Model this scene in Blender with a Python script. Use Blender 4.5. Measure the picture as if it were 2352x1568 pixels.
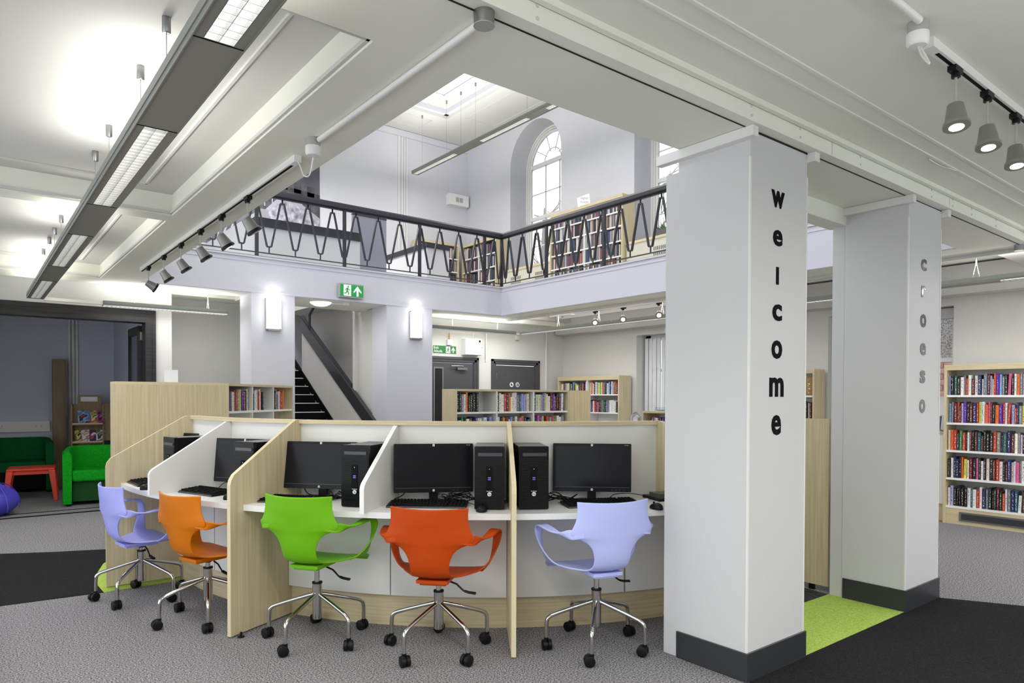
import bpy, bmesh, math, random
from math import sin, cos, pi, radians, atan2, hypot, sqrt
from mathutils import Vector, Matrix, Euler
random.seed(7)
for o in list(bpy.data.objects): bpy.data.objects.remove(o)
sc = bpy.context.scene
COL = sc.collection

# ------------------------------------------------------------------ camera
H = 1.37
YAW, PITCH, ROLL, FPX, CY = radians(38.429), radians(-.8375), radians(.1635), 1581.9, 934.56
fw = Vector((sin(YAW)*cos(PITCH), cos(YAW)*cos(PITCH), sin(PITCH)))
r0 = Vector((cos(YAW), -sin(YAW), 0)); u0 = r0.cross(fw)
rt = r0*cos(ROLL)+u0*sin(ROLL); up = -r0*sin(ROLL)+u0*cos(ROLL)
cd = bpy.data.cameras.new('camera'); cam = bpy.data.objects.new('camera', cd); COL.objects.link(cam)
M = Matrix((rt, up, -fw)).transposed().to_4x4(); M.translation = Vector((0, 0, H)); cam.matrix_world = M
cd.sensor_width = 36; cd.sensor_fit = 'HORIZONTAL'; cd.lens = FPX/2352*36; cd.shift_y = (CY-784)/2352
cd.clip_start = .05; cd.clip_end = 200
sc.camera = cam

# ------------------------------------------------------------------ world, exposure
vs = sc.view_settings; vs.view_transform = 'Standard'; vs.look = 'None'; vs.exposure = 0.10; vs.gamma = 1; vs.use_curve_mapping = False
w = bpy.data.worlds.new('world'); sc.world = w; w.use_nodes = True
bg = w.node_tree.nodes['Background']; bg.inputs[0].default_value = (.90, .95, 1.0, 1); bg.inputs[1].default_value = 2.1
try:
    sc.cycles.use_denoising = True
    sc.cycles.max_bounces = 8; sc.cycles.diffuse_bounces = 4; sc.cycles.glossy_bounces = 3; sc.cycles.use_adaptive_sampling = True; sc.cycles.adaptive_threshold = .04; sc.cycles.adaptive_min_samples = 16
    sc.cycles.sample_clamp_indirect = 6; sc.cycles.caustics_reflective = False; sc.cycles.caustics_refractive = False
except Exception: pass

def area(name, loc, size, size_y, power, rot=(0, 0, 0), color=(1, .97, .92), spread=pi):
    l = bpy.data.lights.new(name, 'AREA'); l.shape = 'RECTANGLE'; l.size = size; l.size_y = size_y; l.energy = power; l.color = color; l.spread = spread
    o = bpy.data.objects.new(name, l); o.location = loc; o.rotation_euler = rot; COL.objects.link(o); return o
UP, DOWN = (pi, 0, 0), (0, 0, 0)
WARM = (1, .965, .91); NEU = (1, .985, .96); DAY = (.82, .89, 1)
# fluorescent tubes of the long pendant over the aisle: down through the louvres, up on to the coffers
for y0, y1 in ((.7, 2.14), (3.05, 4.45), (5.37, 6.77), (7.7, 9.1)):
    area('pendant_or_fill_down', (.605, (y0+y1)/2, 2.425), .08, y1-y0, 24 if y0 < 1 else 12, DOWN, WARM, 2.6)
    area('pendant_or_fill_up', (.605, (y0+y1)/2, 2.52), .09, y1-y0, 6.5, UP, WARM)
# fill lamps added out of view, without fixtures, to brighten room and ceilings
area('pendant_or_fill_down', (2.6, -.9, 2.42), 3.2, .1, 36, DOWN, NEU)
area('pendant_or_fill_up', (1.6, .0, 2.47), 2.6, .1, 17, UP, NEU)
area('pendant_or_fill_up', (3.6, -1.2, 2.47), 3.0, .1, 36, UP, NEU)
area('pendant_or_fill_down', (.2, -1.6, 2.42), .1, 3.0, 34, DOWN, NEU)
area('pendant_or_fill_down', (6.6, -.6, 2.42), 3.0, .1, 38, DOWN, NEU)
# cross pendant by the doorway, pendants of the far bays
area('pendant_or_fill_down', (1.9, 9.12, 2.385), 1.3, .08, 6, DOWN, NEU)
area('pendant_or_fill_up', (1.9, 9.12, 2.47), 1.3, .08, 9, UP, NEU)
area('pendant_or_fill_up', (7.45, 7.2, 2.53), .09, 3.6, 20, UP, WARM)
area('pendant_or_fill_down', (7.45, 7.2, 2.42), .09, 3.6, 22, DOWN, NEU)
area('pendant_or_fill_up', (7.4, 1.4, 2.53), .09, 3.0, 24, UP, WARM)
area('pendant_or_fill_down', (7.4, 1.6, 2.42), .09, 3.4, 26, DOWN, NEU)
area('pendant_or_fill_up', (6.6, 9.22, 2.53), 1.6, .08, 8, UP, NEU)
area('pendant_or_fill_down', (6.4, 9.12, 2.42), 1.9, .08, 12, DOWN, NEU)
# upper hall pendant
area('hall_tube_down', (7.115, 8.6, 5.83), .1, 7.0, 60, DOWN, NEU)
area('hall_tube_up', (7.115, 8.6, 5.95), .1, 7.0, 60, UP, NEU)
area('hall_tube_down', (3.2, 7.2, 5.83), .1, 7.0, 60, DOWN, NEU)
# daylight at the windows of the upper hall and of the library
for y in (10.455, 7.085, 3.71):
    area('window_daylight', (12.6, y, 10.2), 2.6, 2.6, 420, (0, radians(36), 0), DAY)
# fill light added over the stairwell to brighten its walls, no fixture
area('stair_fill', (3.9, 11.2, 5.6), 1.2, 1.6, 95, DOWN, NEU)
area('oval_lamp', (3.80, 9.0, 2.585), .25, .2, 7, DOWN, WARM)

# ------------------------------------------------------------------ materials
def lin(c):
    c = c/255
    return c/12.92 if c <= .04045 else ((c+.055)/1.055)**2.4
def rgb(c): return (lin(c[0]), lin(c[1]), lin(c[2]), 1)
MATS = {}
def mat(name, c, rough=.5, metal=0, emit=0, spec=.5, ecol=None, coat=0):
    m = bpy.data.materials.new(name); m.use_nodes = True; b = m.node_tree.nodes['Principled BSDF']
    b.inputs['Base Color'].default_value = rgb(c); b.inputs['Roughness'].default_value = rough; b.inputs['Metallic'].default_value = metal
    b.inputs['Specular IOR Level'].default_value = spec; b.inputs['Coat Weight'].default_value = coat
    if emit:
        b.inputs['Emission Color'].default_value = rgb(ecol or c); b.inputs['Emission Strength'].default_value = emit
    m.diffuse_color = rgb(c); MATS[name] = m; return m
def nodes(m): return m.node_tree.nodes, m.node_tree.links, m.node_tree.nodes['Principled BSDF']
def noisy(m, c1, c2, scale=(1, 1, 1), ns=5, detail=4, lo=.35, hi=.65, bump=0, bdist=.01, coord='Object', rough=.6):
    N, L, b = nodes(m)
    tc = N.new('ShaderNodeTexCoord'); mp = N.new('ShaderNodeMapping'); mp.inputs['Scale'].default_value = scale
    nz = N.new('ShaderNodeTexNoise'); nz.inputs['Scale'].default_value = ns; nz.inputs['Detail'].default_value = detail; nz.inputs['Roughness'].default_value = rough
    cr = N.new('ShaderNodeValToRGB'); cr.color_ramp.elements[0].position = lo; cr.color_ramp.elements[1].position = hi
    cr.color_ramp.elements[0].color = rgb(c1); cr.color_ramp.elements[1].color = rgb(c2)
    L.new(tc.outputs[coord], mp.inputs[0]); L.new(mp.outputs[0], nz.inputs[0]); L.new(nz.outputs[0], cr.inputs[0]); L.new(cr.outputs[0], b.inputs['Base Color'])
    if bump:
        bp = N.new('ShaderNodeBump'); bp.inputs['Strength'].default_value = bump; bp.inputs['Distance'].default_value = bdist
        L.new(nz.outputs[0], bp.inputs['Height']); L.new(bp.outputs[0], b.inputs['Normal'])
    return m
WALL = noisy(mat('wall_paint', (212, 211, 208), .75, spec=.2), (210, 209, 206), (215, 214, 211), ns=1.2)
WALLU = noisy(mat('hall_paint', (208, 208, 215), .7, spec=.2), (206, 206, 213), (211, 211, 217), ns=1.0)
WALLR = mat('side_room_daylight_tint', (206, 209, 224), .75, spec=.2)  # wall colour tinted blue: the daylight cast is put into the paint
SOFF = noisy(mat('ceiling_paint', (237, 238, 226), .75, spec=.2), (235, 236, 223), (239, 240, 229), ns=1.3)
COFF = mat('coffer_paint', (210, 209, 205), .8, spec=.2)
COLM = mat('column_paint', (208, 208, 209), .45, spec=.4)
FASC = mat('balcony_paint', (212, 212, 222), .5, spec=.3)
BLACKLINE = mat('shadow_gap', (30, 30, 28), .9)
WOOD = noisy(mat('ash_laminate', (205, 190, 155), .45, spec=.35), (192, 176, 138), (217, 203, 170), scale=(34, 34, 1.1), ns=1.6, detail=5, lo=.3, hi=.7)
WOODH = noisy(mat('ash_laminate_flat', (205, 190, 155), .45, spec=.35), (190, 174, 136), (216, 202, 168), scale=(1.2, 1.2, 46), ns=1.6, detail=5, lo=.3, hi=.7)
WOODE = mat('ash_edging', (214, 201, 166), .45, spec=.4)
DWOOD = noisy(mat('brown_laminate', (140, 118, 84), .5), (130, 108, 76), (150, 128, 92), scale=(20, 20, 1), ns=2)
WHITE = mat('white_laminate', (226, 225, 221), .35, spec=.4)
WEDGE = mat('white_edging', (236, 236, 235), .3)
PWHITE = mat('white_plastic', (232, 231, 228), .35)
BLACK = mat('black_plastic', (16, 16, 18), .42, spec=.25)
DBLACK = mat('matt_black', (10, 10, 11), .7, spec=.15)
GLOSSB = mat('gloss_black', (10, 10, 12), .3, spec=.22)
SCREEN = mat('screen_glass', (14, 13, 18), .2, spec=.22)
CHROME = mat('chrome', (205, 203, 200), .08, metal=1)
ALU = mat('brushed_aluminium', (150, 150, 150), .35, metal=1)
GREYM = mat('grey_metal', (140, 138, 130), .45, metal=.1)
PSIDE = mat('pendant_side', (134, 137, 131), .4, metal=.1)
GREYL = mat('light_grey_metal', (176, 177, 172), .35, metal=.2)
IRON = mat('wrought_iron', (42, 42, 52), .38, spec=.5)
SKIRT = mat('dark_skirting', (52, 53, 58), .3, spec=.5)
DOORG = mat('grey_door_paint', (74, 74, 77), .4)
LAMPG = mat('lamp_grey', (142, 142, 138), .35, metal=.4)
TUBE = mat('lit_tube', (255, 250, 240), .5, emit=3.0, ecol=(255, 250, 242))
TUBES = mat('lit_tube_soft', (255, 252, 246), .5, emit=1.5, ecol=(255, 252, 246))
BULB = mat('lit_bulb', (255, 252, 244), .5, emit=14, ecol=(255, 252, 244))
SCON = mat('lit_opal_glass', (255, 255, 252), .4, emit=1.35, ecol=(255, 254, 250))
LOUV = mat('louvre_mirror', (225, 226, 226), .22, metal=.85)
CARPET = noisy(mat('grey_carpet', (130, 129, 132), .95, spec=.1), (64, 63, 66), (176, 174, 178), ns=125, detail=2, lo=.36, hi=.66, bump=.2, bdist=.006)
CARPB = noisy(mat('black_carpet', (30, 30, 32), .95, spec=.1), (24, 24, 26), (44, 44, 46), ns=170, detail=2, bump=.4, bdist=.004)
CARPG = noisy(mat('lime_carpet', (165, 190, 90), .95, spec=.1), (146, 172, 72), (178, 202, 104), ns=120, detail=2, bump=.4, bdist=.004)
CARPS = noisy(mat('striped_carpet', (50, 50, 52), .95, spec=.1), (30, 30, 32), (78, 78, 80), scale=(40, 3, 1), ns=3, detail=2)
LAV = mat('lavender_plastic', (168, 172, 242), .42, spec=.3)
LAV2 = mat('pale_lavender_plastic', (186, 194, 248), .42, spec=.3)
ORG = mat('orange_plastic', (205, 113, 0), .45, spec=.22)
RED = mat('red_orange_plastic', (184, 66, 2), .45, spec=.22)
GRN = mat('lime_green_plastic', (108, 176, 14), .45, spec=.22)
FGRN = noisy(mat('green_fabric', (20, 150, 30), .9, spec=.1), (16, 140, 26), (26, 160, 36), ns=60)
FDGRN = noisy(mat('dark_green_fabric', (12, 92, 46), .9, spec=.1), (10, 84, 42), (14, 98, 50), ns=60)
TRED = mat('red_table_plastic', (224, 62, 30), .4)
BEAN = noisy(mat('blue_vinyl', (72, 66, 190), .4), (66, 60, 182), (80, 74, 198), ns=3)
GREENS = mat('sign_green', (30, 150, 70), .5, emit=.25)
GREENS2 = mat('sign_green_dull', (44, 120, 62), .5)
SIGNW = mat('sign_white', (240, 244, 240), .5, emit=.2)
LETW = mat('print_white', (238, 238, 238), .5)
USB = mat('usb_blue', (110, 110, 215), .4)
INK = mat('ink_black', (14, 15, 15), .8, spec=.1)
ORN = mat('amber_plastic', (205, 140, 60), .5)
MIRR = mat('mirror_vinyl', (128, 128, 130), .1, metal=1)
BRICKA = noisy(mat('red_brick', (176, 128, 118), .9), (160, 108, 98), (190, 146, 136), ns=6)
MORT = mat('mortar', (186, 180, 174), .9)
BARK = mat('bark', (120, 116, 112), .9)
PAPER = mat('paper_white', (236, 236, 240), .7)
PAGES = mat('book_pages', (226, 222, 208), .8)
m = mat('window_glass', (255, 255, 255), 0); N, L, b = nodes(m); b.inputs['Transmission Weight'].default_value = 1; b.inputs['IOR'].default_value = 1.05; GLASS = m
m = mat('clear_acrylic', (225, 232, 245), .05); N, L, b = nodes(m); b.inputs['Transmission Weight'].default_value = .9; b.inputs['IOR'].default_value = 1.1; ACRY = m
m = mat('tinted_glass', (150, 154, 172), .05); N, L, b = nodes(m); b.inputs['Transmission Weight'].default_value = .7; b.inputs['IOR'].default_value = 1.1; TGLASS = m
FROST = noisy(mat('frosted_pane', (225, 228, 232), .5), (150, 154, 158), (245, 248, 250), ns=60, detail=2, lo=.4, hi=.55)
N, L, b = nodes(FROST); b.inputs['Transmission Weight'].default_value = .5

# book cover: colour of each book, print on the spine
def book_mat():
    m = mat('book_cover', (128, 128, 128), .42); N, L, b = nodes(m)
    oi = N.new('ShaderNodeObjectInfo'); tc = N.new('ShaderNodeTexCoord')
    mp = N.new('ShaderNodeMapping'); mp.inputs['Scale'].default_value = (2.4, .3, 11)
    ad = N.new('ShaderNodeVectorMath'); ad.operation = 'ADD'; cb = N.new('ShaderNodeCombineXYZ'); mu = N.new('ShaderNodeMath'); mu.operation = 'MULTIPLY'; mu.inputs[1].default_value = 57
    L.new(oi.outputs['Random'], mu.inputs[0]); L.new(mu.outputs[0], cb.inputs[2]); L.new(mu.outputs[0], cb.inputs[0])
    L.new(tc.outputs['Object'], mp.inputs[0]); L.new(mp.outputs[0], ad.inputs[0]); L.new(cb.outputs[0], ad.inputs[1])
    nz = N.new('ShaderNodeTexNoise'); nz.inputs['Scale'].default_value = 1.5; nz.inputs['Detail'].default_value = 1; L.new(ad.outputs[0], nz.inputs[0])
    rp = N.new('ShaderNodeValToRGB'); rp.color_ramp.elements[0].position = .55; rp.color_ramp.elements[1].position = .58; L.new(nz.outputs[0], rp.inputs[0])
    sx = N.new('ShaderNodeSeparateXYZ'); L.new(tc.outputs['Object'], sx.inputs[0])
    zr = N.new('ShaderNodeValToRGB'); e = zr.color_ramp.elements; e[0].position = .08; e[0].color = (0, 0, 0, 1); e[1].position = .12; e[1].color = (1, 1, 1, 1)
    a = e.new(.9); a.color = (1, 1, 1, 1); a = e.new(.93); a.color = (0, 0, 0, 1); L.new(sx.outputs[2], zr.inputs[0])
    xr = N.new('ShaderNodeValToRGB'); e = xr.color_ramp.elements; e[0].position = .28; e[0].color = (0, 0, 0, 1); e[1].position = .36; e[1].color = (1, 1, 1, 1)
    a = e.new(.64); a.color = (1, 1, 1, 1); a = e.new(.72); a.color = (0, 0, 0, 1); L.new(sx.outputs[0], xr.inputs[0])
    m1 = N.new('ShaderNodeMath'); m1.operation = 'MULTIPLY'; L.new(rp.outputs[0], m1.inputs[0]); L.new(zr.outputs[0], m1.inputs[1])
    m2 = N.new('ShaderNodeMath'); m2.operation = 'MULTIPLY'; L.new(m1.outputs[0], m2.inputs[0]); L.new(xr.outputs[0], m2.inputs[1])
    # print colour: pale on dark spines, dark on pale spines
    bw = N.new('ShaderNodeRGBToBW'); L.new(oi.outputs['Color'], bw.inputs[0])
    gt = N.new('ShaderNodeMath'); gt.operation = 'GREATER_THAN'; gt.inputs[1].default_value = .22; L.new(bw.outputs[0], gt.inputs[0])
    pc = N.new('ShaderNodeMix'); pc.data_type = 'RGBA'; pc.inputs[6].default_value = rgb((232, 228, 214)); pc.inputs[7].default_value = rgb((46, 40, 60)); L.new(gt.outputs[0], pc.inputs[0])
    mx = N.new('ShaderNodeMix'); mx.data_type = 'RGBA'; L.new(m2.outputs[0], mx.inputs[0]); L.new(oi.outputs['Color'], mx.inputs[6]); L.new(pc.outputs[2], mx.inputs[7])
    L.new(mx.outputs[2], b.inputs['Base Color']); return m
BOOK = book_mat()
# leaflet and cover print (coloured blocks)
def print_mat(name, cols, sc_=3):
    m = mat(name, cols[0], .4); N, L, b = nodes(m); tc = N.new('ShaderNodeTexCoord'); nz = N.new('ShaderNodeTexNoise'); nz.inputs['Scale'].default_value = sc_; nz.inputs['Detail'].default_value = 1
    cr = N.new('ShaderNodeValToRGB'); cr.color_ramp.interpolation = 'CONSTANT'; e = cr.color_ramp.elements
    e[0].position = 0; e[0].color = rgb(cols[0]); e[1].position = .45; e[1].color = rgb(cols[1])
    for i, c in enumerate(cols[2:]): a = e.new(.52+.06*i); a.color = rgb(c)
    L.new(tc.outputs['Object'], nz.inputs[0]); L.new(nz.outputs[0], cr.inputs[0]); L.new(cr.outputs[0], b.inputs['Base Color']); return m

# ------------------------------------------------------------------ mesh helpers
class MB:
    def __init__(s): s.v = []; s.f = []; s.mi = []; s.mats = []
    def _m(s, m):
        if m is None: return 0
        if m not in s.mats: s.mats.append(m)
        return s.mats.index(m)
    def add(s, vs, fs, m=None, T=None):
        b = len(s.v); k = s._m(m)
        s.v += [tuple(T @ Vector(v)) if T else tuple(v) for v in vs]
        s.f += [tuple(b+i for i in f) for f in fs]; s.mi += [k]*len(fs); return s
    def box(s, x0, x1, y0, y1, z0, z1, m=None, T=None):
        vs = [(x, y, z) for z in (z0, z1) for y in (y0, y1) for x in (x0, x1)]
        return s.add(vs, [(0, 2, 3, 1), (4, 5, 7, 6), (0, 1, 5, 4), (2, 6, 7, 3), (0, 4, 6, 2), (1, 3, 7, 5)], m, T)
    def rbox(s, x0, x1, y0, y1, z0, z1, r, m=None, T=None, n=3):
        "box rounded in the xz plane, extruded along y"
        pts = []
        for cx, cz, a0 in ((x1-r, z1-r, 0), (x0+r, z1-r, pi/2), (x0+r, z0+r, pi), (x1-r, z0+r, 3*pi/2)):
            for i in range(n+1):
                a = a0+pi/2*i/n; pts.append((cx+r*cos(a), cz+r*sin(a)))
        return s.prism([(p[0], p[1]) for p in pts], y0, y1, 'y', m, T)
    def prism(s, pts, a, b, axis='z', m=None, T=None):
        n = len(pts)
        def pt(p, c): return (p[0], p[1], c) if axis == 'z' else (p[0], c, p[1]) if axis == 'y' else (c, p[0], p[1])
        vs = [pt(p, a) for p in pts]+[pt(p, b) for p in pts]
        fs = [tuple(range(n))[::-1], tuple(range(n, 2*n))]+[(i, (i+1) % n, n+(i+1) % n, n+i) for i in range(n)]
        return s.add(vs, fs, m, T)
    def lathe(s, prof, n=16, m=None, T=None, caps=True):
        vs = []; fs = []
        for r, z in prof:
            for i in range(n): vs.append((r*cos(2*pi*i/n), r*sin(2*pi*i/n), z))
        for j in range(len(prof)-1):
            for i in range(n): fs.append((j*n+i, j*n+(i+1) % n, (j+1)*n+(i+1) % n, (j+1)*n+i))
        if caps:
            fs.append(tuple(range(n))[::-1]); fs.append(tuple((len(prof)-1)*n+i for i in range(n)))
        return s.add(vs, fs, m, T)
    def cyl(s, p0, p1, r, n=10, m=None, r1=None):
        return s.tube([p0, p1], r, n, m, r1)
    def tube(s, pts, r, n=8, m=None, r1=None, sx=1, T=None):
        pts = [Vector(p) for p in pts]; vs = []; fs = []; up0 = None
        for i, p in enumerate(pts):
            t = (pts[min(i+1, len(pts)-1)]-pts[max(i-1, 0)])
            if t.length < 1e-9: t = Vector((0, 0, 1))
            t.normalize()
            if up0 is None:
                up0 = Vector((0, 0, 1)) if abs(t.z) < .9 else Vector((1, 0, 0))
            a = t.cross(up0)
            if a.length < 1e-6: a = t.cross(Vector((1, 0, 0)))
            a.normalize(); bb = a.cross(t).normalized(); up0 = bb
            rr = r if r1 is None else r+(r1-r)*i/(len(pts)-1)
            for k in range(n): vs.append(tuple(p+a*rr*cos(2*pi*k/n)+bb*rr*sx*sin(2*pi*k/n)))
        for j in range(len(pts)-1):
            for i in range(n): fs.append((j*n+i, j*n+(i+1) % n, (j+1)*n+(i+1) % n, (j+1)*n+i))
        fs.append(tuple(range(n))[::-1]); fs.append(tuple((len(pts)-1)*n+i for i in range(n)))
        return s.add(vs, fs, m, T)
    def build(s, name, m=None, parent=None, smooth=False, **kw):
        me = bpy.data.meshes.new(name); me.from_pydata(s.v, [], s.f)
        if m is not None and not s.mats: me.materials.append(m)
        else:
            for k in s.mats: me.materials.append(k)
            for p, k in zip(me.polygons, s.mi): p.material_index = k
        bm = bmesh.new(); bm.from_mesh(me); bmesh.ops.recalc_face_normals(bm, faces=bm.faces); bm.to_mesh(me); bm.free()
        if smooth:
            for p in me.polygons: p.use_smooth = True
            try: me.set_sharp_from_angle(angle=radians(40))
            except Exception: pass
        o = bpy.data.objects.new(name, me); COL.objects.link(o)
        if parent: o.parent = parent
        for k, v in kw.items(): o[k] = v
        return o
def B(*a, **k): return MB().box(*a, **k)
def thing(name, label, cat, loc=(0, 0, 0), rz=0, group=None):
    o = bpy.data.objects.new(name, None); o.empty_display_size = .1; COL.objects.link(o); o.location = loc; o.rotation_euler = (0, 0, rz)
    o['label'] = label; o['category'] = cat
    if group: o['group'] = group
    return o
def tag(o, label, cat, group=None):
    o['label'] = label; o['category'] = cat
    if group: o['group'] = group
    return o
def S(mb, name, m=None, **k): return mb.build(name, m, kind='structure', **k)
def copy_tree(o, parent=None):
    c = o.copy(); COL.objects.link(c)
    if parent: c.parent = parent
    for ch in list(o.children): copy_tree(ch, c)
    return c
def crom(pts, n=6):
    P = [Vector(p) for p in pts]; out = []
    for i in range(len(P)-1):
        a, b, c, d = P[max(i-1, 0)], P[i], P[i+1], P[min(i+2, len(P)-1)]
        for k in range(n):
            t = k/n; out.append(.5*((2*b)+(c-a)*t+(2*a-5*b+4*c-d)*t*t+(3*b-a-3*c+d)*t**3))
    out.append(P[-1]); return out
def text_mesh(txt, size, name, m, parent, loc, rot, depth=.002, align='CENTER', sx=1, bold=0, **kw):
    cu = bpy.data.curves.new(name, 'FONT'); cu.body = txt; cu.size = size; cu.align_x = align; cu.align_y = 'CENTER'; cu.extrude = depth; cu.offset = bold; cu.resolution_u = 3
    o = bpy.data.objects.new(name, cu); COL.objects.link(o); bpy.context.view_layer.update()
    me = bpy.data.meshes.new_from_object(o.evaluated_get(bpy.context.evaluated_depsgraph_get())); bpy.data.objects.remove(o); bpy.data.curves.remove(cu)
    me.name = name; me.materials.clear(); me.materials.append(m)
    o = bpy.data.objects.new(name, me); COL.objects.link(o); o.location = loc; o.rotation_euler = rot; o.scale = (sx, 1, 1)
    if parent: o.parent = parent
    for k, v in kw.items(): o[k] = v
    return o

# ================================================================== THE SETTING
ZS = 2.65; ZF = 3.10; AX0, AX1, AY0, AY1 = 1.555, 6.66, 2.27, 8.68
S(B(-3, 9.4, -3.5, 13.2, -.12, 0), 'floor', CARPET)
# inlaid carpets, edges a couple of millimetres proud
def poly_floor(pts, h, m, name): return S(MB().prism(pts, 0, h), name, m)
CX0, CY0 = 4.2066, 5.602
def PO(R, a): return (CX0+R*cos(radians(a)), CY0+R*sin(radians(a)))
poly_floor([(.166, 5.561), (.745, 5.51), (.80, 5.9), (.88, 6.4), (.93, 6.75), (1.1, 7.0), (.6, 7.2), (.2, 7.41), (-1.5, 8.1), (-1.5, 5.75)], .003, CARPB, 'floor_black_inlay')
poly_floor([(.745, 5.50), (1.30, 5.535), (1.30, 5.64), (.98, 5.66), (.95, 6.6), (.87, 6.45), (.79, 6.15), (.735, 5.8)], .004, CARPG, 'floor_lime_ring')
poly_floor([(2.94, 1.879), (5.22, 1.872), (5.46, 1.44), (6.0, .3), (6.4, -1.2), (6.6, -3), (3.6, -3), (3.3, -.5), (3.05, 1.2)], .003, CARPB, 'floor_black_path')
poly_floor([(3.46, 1.878), (4.70, 1.874), (4.70, 2.37), (4.33, 2.372), (3.46, 2.06)], .004, CARPG, 'floor_lime_threshold')
poly_floor([(3.46, 2.06), (4.33, 2.372), (4.70, 2.37), (4.9, 3.6), (3.5, 3.4)], .002, CARPS, 'floor_striped_mat')

# --- ground-floor ceiling: flat soffits round the well, coffers between cross beams
def ceil(*a, m=SOFF, name='ceiling_soffit'): return S(B(*a), name, m)
ceil(-3, 7.0, 1.82, AY0, ZS, ZF)
ceil(1.16, AX0, AY0, 9.12, ZS, ZF)
ceil(AX1+.02, 7.02, AY0, 9.12, ZS, ZF)
ceil(AX0, AX1, AY1+.02, 9.12, ZS, ZF)
ceil(-3, 1.16, 5.36, 5.54, ZS, ZF, name='ceiling_cross_beam')
ceil(-3, 1.16, 8.70, 9.12, ZS, ZF, name='ceiling_cross_beam')
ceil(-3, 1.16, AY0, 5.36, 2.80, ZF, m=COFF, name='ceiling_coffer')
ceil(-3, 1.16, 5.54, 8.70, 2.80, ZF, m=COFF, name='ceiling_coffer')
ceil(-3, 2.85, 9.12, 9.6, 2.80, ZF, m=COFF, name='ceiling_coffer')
# thin beads inside the coffers
def bead(x0, x1, y0, y1, z, w_=.014, h=.012, m=COFF):
    mb = MB(); mb.box(x0, x1, y0, y0+w_, z-h, z); mb.box(x0, x1, y1-w_, y1, z-h, z); mb.box(x0, x0+w_, y0, y1, z-h, z); mb.box(x1-w_, x1, y0, y1, z-h, z)
    return S(mb, 'trim_bead', m)
bead(-2.7, .965, 2.47, 5.16, 2.80); bead(-2.7, .965, 5.74, 8.5, 2.80)
bead(-2.7, 1.158, 2.295, 5.358, 2.68, .012, .018); bead(-2.7, 1.158, 5.542, 8.698, 2.68, .012, .018)
# near ceiling on the right, beyond the boxed beam
ceil(-3, 7.0, -3.5, 1.82, 2.745, 2.9, m=SOFF, name='ceiling_near')
for y in (1.50, 1.605): S(B(-3, 7.0, y-.008, y+.008, 2.739, 2.745), 'trim_ceiling_roll', SOFF)
S(B(-3, 7.0, 1.790, 1.815, 2.72, 2.745), 'trim_beam_cove', SOFF)
S(B(-3, 7.0, 1.878, 1.884, ZS-.003, ZS), 'trim_beam_joint', BLACKLINE)
mbf = MB()
for x in (1.30, 3.6, 5.2):
    mbf.box(x-.003, x+.003, 1.8185, 1.82, 2.655, 2.74)
S(mbf, 'trim_beam_seams', COFF)
mbf = MB()
for x in (1.55, 2.85, 3.28, 3.92, 4.9, 5.25, 5.6, 6.1):
    for z in (2.672, 2.715): mbf.cyl((x, 1.82, z), (x, 1.8165, z), .007, 8)
S(mbf, 'trim_beam_screws', COFF)
# right-hand bays
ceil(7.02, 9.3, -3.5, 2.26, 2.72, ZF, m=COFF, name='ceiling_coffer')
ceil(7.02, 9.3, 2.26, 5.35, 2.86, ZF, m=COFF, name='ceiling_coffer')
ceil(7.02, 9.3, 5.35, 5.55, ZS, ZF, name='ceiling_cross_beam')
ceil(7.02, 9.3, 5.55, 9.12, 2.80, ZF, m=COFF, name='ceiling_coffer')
ceil(2.85, 9.3, 9.30, 9.6, ZS, ZF, name='ceiling_back')
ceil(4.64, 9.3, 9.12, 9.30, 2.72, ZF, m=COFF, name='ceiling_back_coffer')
ceil(2.85, 4.64, 9.12, 9.30, ZS, ZF, name='ceiling_back')
for x, w_ in ((7.03, .035), (7.10, .02)): S(B(x, x+w_, -3.4, 9.1, 2.62 if w_ > .03 else 2.66, 2.72), 'trim_cornice', COFF)
S(B(8.60, 8.85, -3.5, 9.55, 2.52, 2.84), 'trim_wall_beam', WALL)
S(B(8.2, 8.26, 2.3, 5.3, 2.80, 2.86), 'trim_cornice', COFF); S(B(8.05, 8.09, 2.3, 5.3, 2.83, 2.86), 'trim_cornice', COFF)
S(B(8.2, 8.26, 5.6, 9.1, 2.74, 2.80), 'trim_cornice', COFF); S(B(8.05, 8.09, 5.6, 9.1, 2.77, 2.80), 'trim_cornice', COFF)
# down-stand between the two columns
S(B(3.46, 4.74, 2.27, 2.40, 2.54, ZS), 'trim_downstand', SOFF)

# --- upper hall
# galleries beyond the well and the slab edges (fascias of the balcony)
def fascia(x0, x1, y0, y1, name):
    return S(B(x0, x1, y0, y1, ZS, ZF), name, FASC)
fascia(AX0, AX1, AY1, AY1+.02, 'wall_balcony_fascia')
fascia(AX1-.0, AX1+.02, AY0, AY1, 'wall_balcony_fascia')
S(B(AX0, AX1+.02, AY1-.02, AY1, 2.655, 2.68), 'trim_fascia_bead', FASC); S(B(AX1-.02, AX1, AY0, AY1, 2.655, 2.68), 'trim_fascia_bead', FASC)
S(B(AX0, AX1+.02, AY1-.012, AY1, 3.03, 3.045), 'trim_fascia_bead', FASC); S(B(AX1-.012, AX1, AY0, AY1, 3.03, 3.045), 'trim_fascia_bead', FASC)
S(B(AX0, AX1+.02, AY1-.03, AY1+.1, 3.085, 3.105), 'trim_nosing', FASC); S(B(AX1-.03, AX1+.1, AY0, AY1, 3.085, 3.105), 'trim_nosing', FASC)
S(B(5.16, 9.3, 9.6, 12.8, ZS+.02, ZF), 'floor_gallery', SOFF); S(B(4.63, 5.16, 9.6, 12.8, 2.90, ZF), 'floor_gallery', SOFF)
S(B(-3, 3.2, 9.6, 12.8, ZS+.02, ZF), 'floor_gallery', SOFF)
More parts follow.
